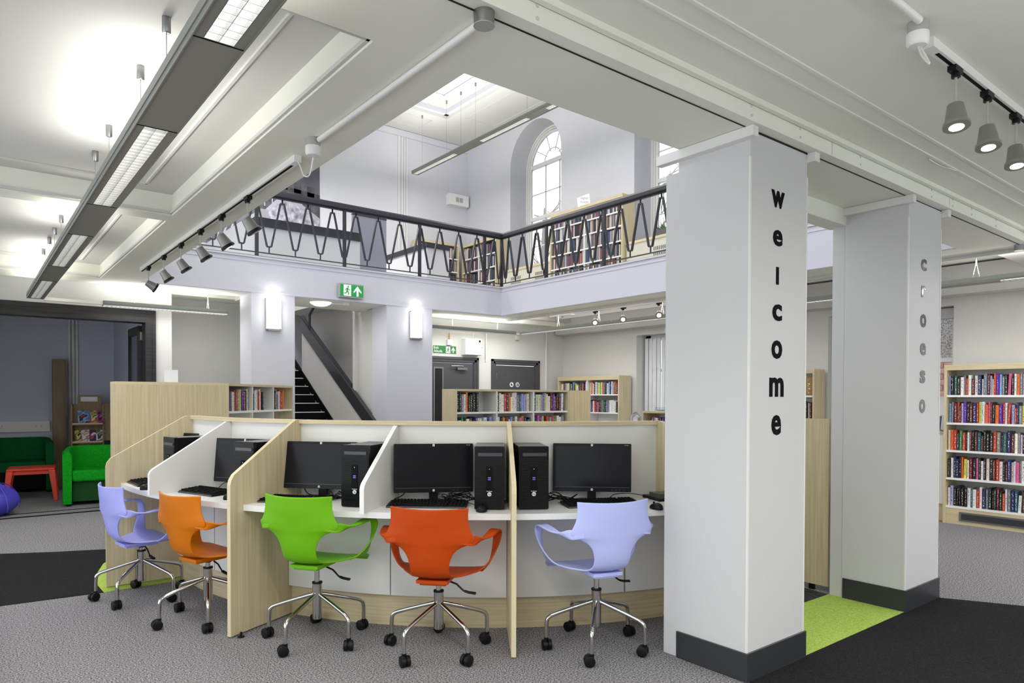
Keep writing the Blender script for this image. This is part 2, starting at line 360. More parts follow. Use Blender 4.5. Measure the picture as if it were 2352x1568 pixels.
S(B(-3, 9.35, 12.8, 12.95, 0, 7.2), 'wall_back', WALLU)
S(B(-3, 9.5, -3.5, 12.8, 7.08, 7.2), 'ceiling_hall', COFF)
mb = MB()   # flat margin of the hall ceiling round a raised field
mb.box(-3, 9.0, 11.7, 12.8, 6.93, 7.08); mb.box(7.6, 9.0, -3.5, 11.7, 6.93, 7.08)
S(mb, 'ceiling_hall_margin', COFF)
mb = MB()
mb.box(-3, 7.60, 11.62, 11.70, 6.99, 7.08); mb.box(7.52, 7.6, -3, 11.7, 6.99, 7.08)
mb.box(-3, 7.15, 11.08, 11.10, 7.065, 7.08); mb.box(7.13, 7.15, -3, 11.1, 7.065, 7.08)
S(mb, 'trim_hall_moulding', WALLU)
mb = MB()
for (x0, x1, y0, y1) in ((1.5, 3.3, 11.95, 12.45), (3.7, 5.6, 11.95, 12.45), (6.0, 7.4, 11.95, 12.45), (7.85, 8.55, 8.2, 11.4), (7.85, 8.55, 3.2, 7.6)):
    for q in ((x0, x1, y0, y0+.015), (x0, x1, y1-.015, y1), (x0, x0+.015, y0, y1), (x1-.015, x1, y0, y1)): mb.box(*q, 6.922, 6.93)
S(mb, 'trim_hall_panels', WALLU)
S(B(-3, 8.85, 12.74, 12.8, 6.80, 6.925), 'trim_hall_cornice', WALLU)
S(B(-3, 8.85, 12.735, 12.742, 6.922, 6.93), 'trim_hall_shadow_line', GREYM)
# window wall with arched recesses
XW = 8.85; XG = 9.32
REC = [(9.68, 11.23), (6.31, 7.86), (2.94, 4.49), (-.43, 1.12)]
def arch_wall():
    mb = MB(); top = 7.08; spr = 6.07
    ys = [-3.5]+[v for a, b in sorted(REC) for v in (a, b)]+[12.8]
    for i in range(0, len(ys), 2): mb.box(XW, XG, ys[i], ys[i+1], ZF, top)
    for a, b in REC:
        c = (a+b)/2; R = (b-a)/2; n = 20; vs = []
        for k in range(n+1):
            t = pi*k/n; y = c-R*cos(t); z = spr+R*sin(t); vs += [(XW, y, z), (XG, y, z), (XW, y, top), (XG, y, top)]
        fs = []
        for k in range(n):
            q = 4*k; fs += [(q, q+4, q+5, q+1), (q, q+2, q+6, q+4), (q+1, q+5, q+7, q+3)]
        mb.add(vs, fs)
        mb.box(XW+.2, XG, a, b, ZF, 3.93)
    return mb
S(arch_wall(), 'wall_windows_upper', WALLU)
def arch_window(a, b, idx):
    c = (a+b)/2; R = (b-a)/2-.004; spr = 6.07; x = XG-.03; n = 20
    def arcframe(Ro, Ri, x0, x1):
        mb = MB(); pts = [(c-Ro, 3.93)]+[(c-Ro*cos(pi*k/n), spr+Ro*sin(pi*k/n)) for k in range(n+1)]+[(c+Ro, 3.93)]
        pin = [(c-Ri, 3.93)]+[(c-Ri*cos(pi*k/n), spr+Ri*sin(pi*k/n)) for k in range(n+1)]+[(c+Ri, 3.93)]
        vs = []
        for p, q in zip(pts, pin): vs += [(x0, *p), (x0, *q), (x1, *p), (x1, *q)]
        fs = []
        for k in range(len(pts)-1):
            q = 4*k; fs += [(q, q+4, q+5, q+1), (q+1, q+5, q+7, q+3), (q+2, q+3, q+7, q+6), (q, q+2, q+6, q+4)]
        return mb.add(vs, fs)
    wn = bpy.data.objects.new('window_%d' % idx, None); COL.objects.link(wn); wn['kind'] = 'structure'
    for j, (ro, ri, x0, x1) in enumerate(((R, R-.035, x-.02, x+.09), (R-.04, R-.07, x+.0, x+.09), (R-.075, R-.13, x+.02, x+.09))):
        arcframe(ro, ri, x0, x1).build('frame', PWHITE, wn)
    Ri = R-.13
    mb = MB(); mb.box(x, x+.08, c-Ri, c+Ri, 6.10, 6.18); mb.box(x, x+.08, c-Ri, c+Ri, 5.03, 5.10); mb.box(x, x+.08, c-Ri, c+Ri, 3.93, 4.0)
    mb.build('transom', PWHITE, wn)
    mb = MB()
    for t in (-1, 1): mb.box(x+.03, x+.055, c+t*Ri*.33-.011, c+t*Ri*.33+.011, 3.95, 6.15)
    for z in (4.5, 5.57): mb.box(x+.03, x+.055, c-Ri, c+Ri, z-.01, z+.01)
    for k in range(1, 5):
        t = pi*k/5; mb.cyl((x+.042, c-.22*cos(t), 6.16+.2*sin(t)), (x+.042, c-(Ri)*cos(t), 6.12+Ri*sin(t)*.95), .011, 6)
    mb.tube([(x+.042, c-.25*cos(pi*k/12), 6.16+.25*sin(pi*k/12)) for k in range(13)], .011, 6)
    mb.build('glazing_bar', PWHITE, wn)
    MB().prism([(c-Ri, 3.95)]+[(c-Ri*cos(pi*k/n), 6.07+Ri*sin(pi*k/n)) for k in range(n+1)]+[(c+Ri, 3.95)], x+.04, x+.046, 'x').build('pane', GLASS, wn)
for i, (a, b) in enumerate(REC[:3]): arch_window(a, b, i+1)

# --- ground-floor walls
def wall(*a, name='wall_back', m=WALL): return S(B(*a), name, m)
YD = 9.6
# far wall with the two grey doors (openings), right of the stair
DO1 = (5.42, 6.80, 1.985); DO2 = (7.22, 8.17, 1.965)
wall(4.63, 5.42, YD+.08, YD+.15, 0, 2.9, name='wall_far'); wall(6.87, 7.15, YD, YD+.15, 0, 2.9, name='wall_far'); wall(8.246, 9.3, YD, YD+.15, 0, 2.9, name='wall_far')
wall(5.42, 6.87, YD, YD+.15, 2.035, 2.9, name='wall_far'); wall(7.15, 8.246, YD, YD+.15, 2.03, 2.9, name='wall_far')
wall(5.05, 5.15, YD+.15, 12.8, 0, 2.9, name='wall_stair_right')
# right wall with window openings
wall(XW, 9.1, 7.79, YD, 0, 2.84, name='wall_right'); wall(XW, 9.1, 4.5, 6.3, 0, 2.84, name='wall_right'); wall(XW, 9.1, -3.5, 3.04, 0, 2.84, name='wall_right')
wall(XW, 9.1, 6.3, 7.79, 2.41, 2.84, name='wall_right'); wall(XW, 9.1, 3.04, 4.5, 2.43, 2.84, name='wall_right')
wall(XW, 9.1, 6.3, 7.79, 0, .85, name='wall_right'); wall(XW, 9.1, 3.04, 4.5, 0, .85, name='wall_right')
def gwin(y0, y1, z1, idx, frost):
    wn = bpy.data.objects.new('window_%d' % idx, None); COL.objects.link(wn); wn['kind'] = 'structure'
    x = 9.10; mb = MB(); mb.box(x, x+.06, y0, y0+.10, .85, z1); mb.box(x, x+.06, y1-.10, y1, .85, z1); mb.box(x, x+.06, y0, y1, z1-.08, z1); mb.box(x, x+.06, y0, y1, .85, .95)
    mb.build('frame', PWHITE, wn)
    mb = MB(); mb.box(x+.01, x+.05, y0+.1, y1-.1, 1.80, 1.85); mb.box(x+.01, x+.05, (y0+y1)/2-.02, (y0+y1)/2+.02, .9, z1-.05); mb.build('transom', PWHITE, wn)
    B(x+.02, x+.026, y0+.1, y1-.1, 1.85, z1-.08).build('pane', FROST if frost else GLASS, wn)
    B(x+.02, x+.026, y0+.1, y1-.1, .95, 1.80).build('pane', GLASS, wn)
gwin(6.3, 7.79, 2.41, 4, False); gwin(3.04, 4.5, 2.43, 5, True)
tag(B(8.98, 9.05, 3.06, 4.48, 2.30, 2.42).build('roller_blind', mat('blind_grey', (196, 196, 196), .7)), 'rolled up grey roller blind in the frosted window behind the second column', 'blind')
mb = MB()
for k in range(16):
    y = 6.36+k*.088; mb.box(9.02, 9.035, y, y+.07, .98, 2.36)
tag(mb.build('vertical_blind', mat('blind_cloth', (224, 226, 232), .8)), 'pale vertical strip blind drawn in the window behind the low bookcases', 'blind')
# piers under the balcony
S(B(2.77, 3.32, AY1, 9.12, 0, ZS), 'wall_pier', FASC); S(B(4.64, 5.385, AY1, 9.12, 0, ZS), 'wall_pier', FASC)
S(B(4.68, 4.70, 9.12, YD+.08, 0, ZS), 'wall_stair_right', WALL)
# left: wall with the wide doorway, recess beside it
wall(-3, -.95, 9.47, 9.62, 0, 2.82, name='wall_left'); wall(-.95, 1.77, 9.47, 9.62, 2.285, 2.82, name='wall_left'); wall(1.77, 2.04, 9.47, 9.62, 0, 2.82, name='wall_left')
wall(2.04, 3.3, 10.05, 10.15, 0, 2.82, name='wall_recess'); wall(2.0, 2.04, 9.62, 10.1, 0, 2.82, name='wall_recess')
ceil(2.04, 2.85, 9.6, 10.1, 2.72, 2.82, name='ceiling_recess')
wall(3.2, 3.3, 9.12, 12.8, 0, 2.82, name='wall_stair_left')
wall(3.2, 3.3, 9.6, 12.8, 2.82, 3.95, name='wall_stair_left', m=WALLU)
# doorway frame
dk = mat('dark_stained_wood', (44, 43, 45), .45, spec=.3); dk = noisy(dk, (34, 33, 35), (54, 52, 53), scale=(1.5, 10, 40), ns=2)
d1 = bpy.data.objects.new('door_1', None); COL.objects.link(d1); d1['kind'] = 'structure'
mb = MB(); mb.box(-1.0, 1.855, 9.44, 9.47, 2.352, 2.425); mb.box(-1.0, 1.80, 9.425, 9.64, 2.27, 2.352); mb.build('frame_head', dk, d1)
mb = MB(); mb.box(1.80, 1.855, 9.44, 9.47, 0, 2.352); mb.box(1.735, 1.80, 9.425, 9.64, 0, 2.27); mb.build('frame_jamb', dk, d1)
lf = MB()
for (y0, y1, z0, z1) in ((9.68, 9.76, .05, 2.25), (10.3, 10.38, .05, 2.25), (9.76, 10.3, 2.15, 2.25), (9.76, 10.3, .05, .3), (9.76, 10.3, 1.05, 1.15)): lf.box(1.70, 1.745, y0, y1, z0, z1)
leaf = lf.build('folding_leaf', dk, d1); B(1.718, 1.726, 9.76, 10.3, .3, 2.15).build('pane', TGLASS, leaf)
mb = MB(); mb.box(1.745, 1.79, 9.66, 9.70, .05, 2.25); mb.build('folding_leaf', dk, d1)
mb = MB()
for z in (.35, 1.2, 2.12): mb.box(1.715, 1.737, 9.655, 9.667, z-.05, z+.05)
mb.build('hinge', ALU, d1)
S(B(-.95, 1.74, 9.45, 9.50, 0, .006), 'trim_threshold', DBLACK)
S(B(-.95, 1.74, 9.75, 9.77, 0, .005), 'trim_floor_track', DBLACK)
# the children's room beyond
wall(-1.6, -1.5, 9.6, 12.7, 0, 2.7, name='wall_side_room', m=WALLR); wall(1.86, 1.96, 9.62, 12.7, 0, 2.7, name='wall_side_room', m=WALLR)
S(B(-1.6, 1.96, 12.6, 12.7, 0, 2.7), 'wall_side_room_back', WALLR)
ceil(-1.6, 2.0, 9.62, 12.7, 2.66, 2.7, name='ceiling_side_room')
S(B(-1.5, 1.0, 12.55, 12.6, .83, .985), 'trim_trunking', PWHITE)
for x in (1.26, 1.31, 1.36): S(MB().cyl((x, 12.58, 0), (x, 12.58, 2.66), .016, 8), 'trim_pipe', PWHITE, smooth=True)
S(B(-3, 4.0, -3.6, -3.5, 0, 2.9), 'wall_behind', WALL)

# ================================================================== columns
def column(x0, x1, y0, y1, txt, zs, m, label, sizes, depth):
    t = thing('column', label, 'column', (x0, y0, 0))
    W, D = x1-x0, y1-y0
    B(0, W, 0, D-.085, 0, ZS).build('shaft', COLM, t)
    B(0.004, W-.004, D-.082, D, 0, ZS-.1).build('side_strip', COLM, t)
    B(W-.008, W+.003, -.003, .006, .14, 2.52).build('corner_bead', PWHITE, t)
    B(-.003, .008, -.003, .006, .14, 2.52).build('corner_bead', PWHITE, t)
    mb = MB(); h = .139
    mb.box(-.012, 0, -.012, D-.095, .003, h); mb.box(0, W+.012, -.012, 0, .003, h); mb.box(W, W+.012, 0, D-.095, .003, h)
    mb.build('skirting', SKIRT, t)
    for xa, xb in ((-.045, .0), (W-.0, W+.05)):
        mb = MB(); mb.box(xa, xb, -.042, D+.03 if xa < 0 else .1, 2.600, 2.648); mb.build('cable_trunking', PWHITE, t)
    B(0, W, -.0015, .0, 2.640, 2.646).build('shadow_gap', BLACKLINE, t)
    for ch, (za, zb), s in zip(txt, zs, sizes):
        o = text_mesh(ch, 1, 'letter', m, t, (0, 0, 0), (pi/2, 0, 0), .0015, bold=.028)
        vs_ = [v.co for v in o.data.vertices]; h_ = max(v.y for v in vs_)-min(v.y for v in vs_); w_ = max(v.x for v in vs_)-min(v.x for v in vs_)
        cx = (max(v.x for v in vs_)+min(v.x for v in vs_))/2; cy = (max(v.y for v in vs_)+min(v.y for v in vs_))/2
        o.data.transform(Matrix.Translation((-cx, -cy, 0))); k = (za-zb)/h_
        o.data.transform(Matrix.Diagonal((s/w_, k, 1, 1))); o.location = (.243 if txt[0] == 'w' else .235, -.002, (za+zb)/2)
    return t
def bold_font_letters(): pass
column(2.937, 3.459, 1.880, 2.385, 'welcome', [(2.399, 2.315), (2.206, 2.126), (2.022, 1.935), (1.837, 1.754), (1.657, 1.564), (1.471, 1.375), (1.284, 1.183)], INK,
       'nearest white square column, lettered welcome down its face in black', [.118, .085, .022, .085, .095, .128, .085], 0)
column(4.700, 5.218, 1.875, 2.365, 'croeso', [(2.282, 2.206), (2.107, 2.032), (1.922, 1.835), (1.732, 1.652), (1.553, 1.468), (1.362, 1.272)], MIRR,
       'second white square column, lettered croeso in mirrored letters', [.085, .06, .09, .085, .08, .09], 0)

# ================================================================== study carrels
CT = (CX0, CY0)
def arc_slab(R0, R1, a0, a1, z0, z1, m=None, step=1.2, mb=None):
    mb = mb or MB(); n = max(1, int(math.ceil(abs(a1-a0)/step))); vs = []
    for k in range(n+1):
        a = a0+(a1-a0)*k/n
        for R in (R0, R1):
            x, y = PO(R, a); vs += [(x, y, z0), (x, y, z1)]
    fs = [(0, 1, 3, 2), (4*n, 4*n+2, 4*n+3, 4*n+1)]
    for k in range(n):
        q = 4*k; fs += [(q, q+4, q+5, q+1), (q+2, q+3, q+7, q+6), (q+1, q+5, q+7, q+3), (q, q+2, q+6, q+4)]
    return mb.add(vs, fs, m)
def radial_T(a): return Matrix.Translation((CX0, CY0, 0)) @ Matrix.Rotation(radians(a), 4, 'Z')
carrel = thing('study_carrel', 'curved bank of white and ash study carrels joined under one top rail', 'carrel', (0, 0, 0))
A_L, A_1, A_3, A_E = -180.5, -152.7, -125.1, -105.4
AW1, AW2 = -166.6, -138.8
def divider(a, wood, z0=0, rfront=3.43, name='divider'):
    hw = .0125; T = radial_T(a)
    if wood: pts = [(2.83, z0), (rfront, z0), (rfront, .865), (rfront-.008, .895), (rfront-.03, .925), (2.925, 1.208), (2.895, 1.222), (2.83, 1.222)]
    else: pts = [(2.85, z0), (rfront, z0), (rfront, .875), (rfront-.008, .893), (rfront-.022, .907), (2.885, 1.195), (2.85, 1.195)]
    mb = MB(); n = len(pts); fm, em = (WOOD, WOODE) if wood else (WHITE, WEDGE)
    vs = [(p[0], -hw, p[1]) for p in pts]+[(p[0], hw, p[1]) for p in pts]
    mb.add(vs, [tuple(range(n))[::-1], tuple(range(n, 2*n))], fm, T)
    mb.add(vs, [(i, (i+1) % n, n+(i+1) % n, n+i) for i in range(n)], em, T)
    o = mb.build(name, None, carrel)
    if not wood: o['label'] = 'white divider'
    return o
for a in (A_L, A_1, A_3): divider(a, True, .01)
divider(A_E, True, .01, 3.20)
for a in (AW1, AW2): divider(a, False, .745, 3.40)
for a, b in ((A_L+.22, A_1-.22), (A_1+.22, A_3-.22), (A_3+.22, A_E-.22)):
    mb = arc_slab(2.85, 3.335, a, b, .712, .745); mb.build('desktop', WEDGE, carrel)
    mb = arc_slab(2.829, 2.849, a, b, .06, 1.197); mb.build('back_panel', WHITE, carrel)
    arc_slab(2.915, 2.935, a, b, .0, .188).build('plinth', WOODH, carrel)
    arc_slab(2.798, 2.872, a, b, 1.197, 1.221).build('top_rail', WOODH, carrel)
    arc_slab(2.806, 2.828, a, b, .02, 1.197).build('rear_panel', WOOD, carrel)
def modesty(a, b): arc_slab(2.952, 2.968, a, b, .19, .711).build('modesty_panel', WHITE, carrel)
for a, b in ((A_L+.3, AW1-.08), (AW1+.08, -159.7), (-159.5, A_1-.3), (A_1+.3, AW2-.06), (AW2+.06, A_3-.3), (A_3+.3, -111.4), (-111.2, A_E-.3)): modesty(a, b)
mb = MB()
for a in (A_1,):
    x, y = PO(3.385, a+.75); mb.lathe([(.02, 0), (.02, .006), (.006, .008), (.006, .03)], 10, None, Matrix.Translation((x, y, 0)))
mb.build('levelling_foot', BLACK, carrel)

# ================================================================== office chairs
def shell_mesh():
    prof = [(-.244, .803, .200, .062), (-.241, .77, .197, .060), (-.236, .73, .199, .056), (-.230, .70, .206, .052), (-.225, .672, .220, .050), (-.221, .65, .228, .049), (-.218, .632, .216, .045), (-.215, .617, .172, .036),
            (-.212, .60, .140, .029), (-.208, .575, .118, .024), (-.202, .545, .106, .021), (-.192, .512, .100, .018), (-.172, .480, .100, .014), (-.140, .459, .104, .010), (-.100, .449, .116, .008),
            (-.055, .445, .146, .010), (-.01, .444, .182, .014), (.04, .445, .208, .018), (.09, .446, .222, .019), (.14, .445, .226, .014), (.18, .439, .218, .008), (.207, .428, .203, .003), (.216, .416, .19, 0)]
    pts = crom([(p[0], p[1], 0) for p in prof], 3); ws = crom([(p[2], p[3], 0) for p in prof], 3)
    nt = 14; vs = []; fs = []
    for i, (p, q) in enumerate(zip(pts, ws)):
        t = pts[min(i+1, len(pts)-1)]-pts[max(i-1, 0)]; t.normalize(); nrm = Vector((-t.y, t.x))  # inside normal
        for j in range(nt+1):
            s_ = -1+2*j/nt; off = q.y*s_*s_; vs.append((q.x*s_, p.x+nrm.x*off, p.y+nrm.y*off))
    for i in range(len(pts)-1):
        for j in range(nt): a = i*(nt+1)+j; fs.append((a, a+1, a+nt+2, a+nt+1))
    return vs, fs
def ribbon(path, n=5, c=0.0):
    "path rows: position, half-width vector"
    ps = crom([p for p, _ in path], n); wv = crom([q for _, q in path], n); vs = []; fs = []
    for i, (p, w_) in enumerate(zip(ps, wv)):
        t = (ps[min(i+1, len(ps)-1)]-ps[max(i-1, 0)]).normalized(); nrm = w_.cross(t)
        if nrm.length > 0: nrm.normalize()
        for k in range(5):
            s_ = -1+k*.5; vs.append(tuple(p+w_*s_+nrm*(c*(1-s_*s_))))
    for i in range(len(ps)-1):
        for k in range(4): a = i*5+k; fs.append((a, a+1, a+6, a+5))
    return vs, fs
SHV, SHF = shell_mesh()
def arm_path(s):
    return [((s*.165, -.194, .655), (0, .002, .020)), ((s*.207, -.178, .652), (s*.003, .004, .023)), ((s*.232, -.160, .649), (s*.008, .007, .022)), ((s*.252, -.128, .646), (s*.018, .006, .012)),
            ((s*.270, -.075, .652), (s*.025, .002, .004)), ((s*.284, .0, .664), (s*.027, .0, .0)), ((s*.290, .06, .667), (s*.027, -.003, -.001)), ((s*.291, .098, .650), (s*.026, -.006, -.006)),
            ((s*.286, .108, .605), (s*.021, -.014, .0)), ((s*.274, .102, .555), (s*.014, -.021, .002)), ((s*.258, .09, .510), (s*.006, -.030, .004)), ((s*.234, .078, .476), (0, -.040, .004)), ((s*.205, .07, .462), (0, -.046, 0)), ((s*.18, .07, .453), (0, -.046, 0))]
def make_chair(mt, label, x, y, face, star, dz):
    t = thing('office_chair', label, 'chair', (x, y, 0), 0, 'swivel chairs along the study carrels')
    R = Matrix.Rotation(radians(face-90), 4, 'Z')
    def xs(vs, z=0): return [tuple(R @ Vector((v[0]*1.04, v[1], .800-(.805-v[2])*1.075+z))) for v in vs]
    def xf(vs, z=0): return [tuple(R @ Vector((v[0], v[1], v[2]+z))) for v in vs]
    def solid(o, th):
        md = o.modifiers.new('thickness', 'SOLIDIFY'); md.thickness = th; md.offset = 0
        md = o.modifiers.new('round', 'BEVEL'); md.width = th*.3; md.segments = 2; md.limit_method = 'ANGLE'; md.angle_limit = radians(50)
    o = MB().add(xs(SHV, dz), SHF).build('seat_shell', mt, t, True); solid(o, .009)
    for s in (-1, 1):
        vs, fs = ribbon(arm_path(s), 5, .002); o = MB().add(xs(vs, dz), fs).build('armrest', mt, t, True); solid(o, .009)
    mb = MB()
    for vx0, vx1, vy0, vy1, z0, z1 in ((-.085, .085, -.135, .10, .392, .410), (-.07, .07, -.12, .08, .380, .392)):
        mb.add(xf([(a, b, c) for c in (z0, z1) for b in (vy0, vy1) for a in (vx0, vx1)], dz), [(0, 2, 3, 1), (4, 5, 7, 6), (0, 1, 5, 4), (2, 6, 7, 3), (0, 4, 6, 2), (1, 3, 7, 5)])
    mb.build('seat_plate', mt, t)
    mb = MB(); mb.tube(xf([(.06, .0, .375), (.10, .0, .362), (.135, .0, .330), (.15, 0, .323)], dz), .005, 6)
    mb.tube(xf([(.145, 0, .326), (.165, 0, .320), (.205, 0, .316)], dz), .011, 8, None, .013, .55); mb.build('height_lever', BLACK, t, True)
    MB().lathe([(.015, .315), (.015, .382+dz)], 16).build('gas_lift', CHROME, t, True)
    MB().lathe([(.020, .362+dz), (.020, .381+dz)], 14).build('lift_collar', BLACK, t, True)
    MB().lathe([(.022, .115), (.027, .12), (.027, .316), (.0275, .318)], 20).build('pedestal', CHROME, t, True)
    MB().lathe([(.0285, .316), (.0285, .325), (.017, .327)], 16).build('pedestal_cap', BLACK, t, True)
    for k in range(5):
        a = radians(star+72*k); d = Vector((cos(a), sin(a), 0)); sd = Vector((-sin(a), cos(a), 0))
        pts = crom([tuple(d*.02+Vector((0, 0, .255))), tuple(d*.10+Vector((0, 0, .232))), tuple(d*.215+Vector((0, 0, .196))), tuple(d*.258+Vector((0, 0, .178))), tuple(d*.275+Vector((0, 0, .150))), tuple(d*.277+Vector((0, 0, .062)))], 5)
        lg = MB().tube(pts, .0112, 10).build('leg', CHROME, t, True)
        cw = random.uniform(0, pi); ax = Vector((cos(cw), sin(cw), 0)); bx = Vector((-sin(cw), cos(cw), 0)); c = d*.277+bx*.012+Vector((0, 0, .0295))
        mb = MB()
        for s in (-1, 1):
            T = Matrix.Translation(c+ax*s*.0145) @ ax.to_track_quat('Z', 'Y').to_matrix().to_4x4()
            mb.lathe([(.02, -.0115), (.0285, -.009), (.0292, 0), (.0285, .009), (.02, .0115)], 18, None, T)
        mb.build('caster', BLACK, lg, True)
        mb = MB(); T = Matrix.Translation(c) @ ax.to_track_quat('Z', 'Y').to_matrix().to_4x4()
        mb.lathe([(.021, -.004), (.021, .004)], 12, None, T); mb.lathe([(.012, .04), (.013, .066)], 10, None, Matrix.Translation(d*.277)); mb.build('caster_fork', BLACK, lg, True)
    return t
CH = [make_chair(LAV, 'lavender swivel chair at the far left carrel, behind the orange one', .93, 5.22, 10, 14, -.018),
      make_chair(ORG, 'orange swivel chair tucked under the second carrel from the left', 1.158, 4.455, 19, 39.5, -.008),
      make_chair(GRN, 'lime green swivel chair between the orange and red chairs', 1.55, 3.72, 35, 67.5, .037),
      make_chair(RED, 'red-orange swivel chair with its back to the centre carrel', 2.0, 3.155, 42, 54.5, 0),
      make_chair(LAV2, 'pale lavender swivel chair beside the welcome column', 2.70, 2.655, 72, 4, .03)]

# ================================================================== computers
def tower(a, label, Rf=3.205):
    x, y = PO(Rf-.178, a); t = thing('computer_tower', label, 'computer', (x, y, .745), radians(a+90), 'black computer towers on the carrels')
    w_, d_, h_ = .083, .178, .348      # local +x across, -y outward (front)
    mb = MB(); mb.box(-w_+.002, w_-.002, -d_+.022, d_, .008, h_); mb.build('case', DBLACK, t)
    B(-w_+.002, w_-.002, -d_+.022, d_, h_, h_+.0015).build('top_panel', mat('tower_top', (74, 74, 78), .35, .4) if 'tower_top' not in MATS else MATS['tower_top'], t)
    MB().rbox(-w_, w_, -d_, -d_+.022, .004, h_+.004, .007).build('front_bezel', GLOSSB, t)
    mb = MB(); k = 0; z = .045
    while z < .283:
        if .085 < z < .235: mb.box(-w_+.007, -.020, -d_-.004, -d_, z, z+.0042); mb.box(.020, w_-.007, -d_-.004, -d_, z, z+.0042)
        else: mb.box(-w_+.007, w_-.007, -d_-.004, -d_, z, z+.0042)
        z += .0084
    mb.build('vent_grille', BLACK, t, kind='stuff')
    B(-w_+.02, w_-.012, -d_-.005, -d_, .298, .316).build('disc_drive', mat('drive_grey', (60, 60, 64), .3) if 'drive_grey' not in MATS else MATS['drive_grey'], t)
    pn = B(-.018, .018, -d_-.005, -d_, .082, .24).build('port_panel', DBLACK, t)
    mb = MB()
    for z in (.166, .176): mb.box(-.008, .008, -d_-.007, -d_-.005, z, z+.006)
    mb.build('usb_port', USB, pn)
    B(-.002, .002, -d_-.007, -d_-.005, .225, .229).build('power_light', LETW, pn)
    text_mesh('ProDesk', .009, 'model_lettering', LETW, pn, (0, -d_-.0055, .104), (pi/2, 0, 0), .0003)
    lg = MB().lathe([(.0115, 0), (.0115, .0015)], 22, None, Matrix.Rotation(pi/2, 4, 'X')).build('badge', LETW, pn); lg.location = (0, -d_-.005, .088)
    text_mesh('hp', .017, 'badge_lettering', DBLACK, pn, (0.0003, -d_-.0070, .0885), (pi/2, 0, 0), .0002)
    mb = MB()
    for sx in (-1, 1):
        for sy in (-1, 1): mb.box(sx*.06-.012, sx*.06+.012, sy*.14-.012, sy*.14+.012, 0, .008)
    mb.build('foot', BLACK, t)
    return t
TW = [tower(-169.3, 'black computer tower in the far left carrel'), tower(-154.85, 'black computer tower above the orange chair'), tower(-141.0, 'black computer tower behind the lime green chair'),
      tower(-127.3, 'black computer tower left of the central ash divider'), tower(-122.9, 'black computer tower right of the central ash divider')]
def monitor(x, y, face, label, tilt=4, W=.468, z0=.803):
    "face: compass angle of the screen normal in degrees"
    t = thing('monitor', label, 'monitor', (x, y, .745), radians(face+90), 'black monitors on the carrels')
    h_ = .288; zc = z0-.745+h_/2; TT = Matrix.Translation((0, 0, zc)) @ Matrix.Rotation(radians(-tilt), 4, 'X')
    mb = MB(); mb.rbox(-W/2, W/2, -.012, .014, -h_/2, h_/2, .005, None, TT); mb.rbox(-.15, .15, .012, .038, -.09, .09, .02, None, TT); bz = mb.build('bezel', GLOSSB, t)
    B(-W/2+.016, W/2-.016, -.0135, -.012, -h_/2+.030, h_/2-.016, None, TT).build('screen', SCREEN, bz)
    mb = MB(); mb.box(-W/2+.012, W/2-.012, -.0145, -.012, -h_/2+.0255, -h_/2+.0285, None, TT); mb.build('screen_lip', mat('lip_grey', (70, 70, 80), .3) if 'lip_grey' not in MATS else MATS['lip_grey'], bz)
    c = TT @ Vector((0, -.0125, -h_/2+.0125))
    o = MB().lathe([(.0072, 0), (.0072, .001)], 20, None, Matrix.Rotation(pi/2, 4, 'X')).build('badge', LETW, bz); o.location = c
    text_mesh('hp', .0105, 'badge_lettering', DBLACK, bz, (c.x, c.y-.0013, c.z+.0004), (pi/2-radians(tilt), 0, 0), .0002)
    mb = MB(); mb.box(-.006, .006, -.016, -.011, h_/2-.015, h_/2-.002, None, TT); mb.build('sticker', LETW, bz)
    mb = MB(); mb.box(-.002, .002, -.0165, -.0159, h_/2-.011, h_/2-.006, None, TT); mb.build('sticker_print', INK, bz)
    text_mesh('HP V201', .0062, 'model_lettering', LETW, bz, tuple(TT @ Vector((W/2-.028, -.0126, h_/2-.009))), (pi/2-radians(tilt), 0, 0), .0002)
    mb = MB()
    for k in range(4): mb.box(W/2-.12+k*.024, W/2-.11+k*.024, -.0128, -.012, -h_/2+.011, -h_/2+.0125, None, TT)
    mb.build('button', mat('button_grey', (95, 95, 102), .4) if 'button_grey' not in MATS else MATS['button_grey'], bz)
    mb = MB(); mb.box(-.026, .026, .02, .045, .012, .2); mb.build('stand', BLACK, t)
    MB().prism([(-.11, -.07), (.11, -.07), (.115, .02), (.07, .055), (-.07, .055), (-.115, .02)], 0, .011).build('base', GLOSSB, t)
    return t
MO = []
def ray_pt(px, R):
    "floor-plan point where the sight line of column px crosses the carrel circle of radius R"
    d = fw*FPX+rt*(px-1176); d = Vector((d.x, d.y)).normalized(); c = Vector(CT); b = -d.dot(c)*2; cc = c.length_squared-R*R; q = (-b-sqrt(b*b-4*cc))/2; return d*q
for px, R, off, tl, lab in ((996, 2.99, 2, 2, 'black monitor above the red-orange chair'), (1360, 3.00, 1, 2, 'black monitor nearest the welcome column'),
                        (737, 3.00, -26, 7, 'black monitor angled left behind the lime green chair'), (563, 3.0, -40, 6, 'black monitor half hidden by the tower above the orange chair'), (418, 2.99, -52, 5, 'black monitor hidden behind the tower in the far left carrel')):
    p = ray_pt(px, R-.065); va = math.degrees(atan2(-p.y, -p.x)); MO.append(monitor(p.x, p.y, va+off, lab, tl))
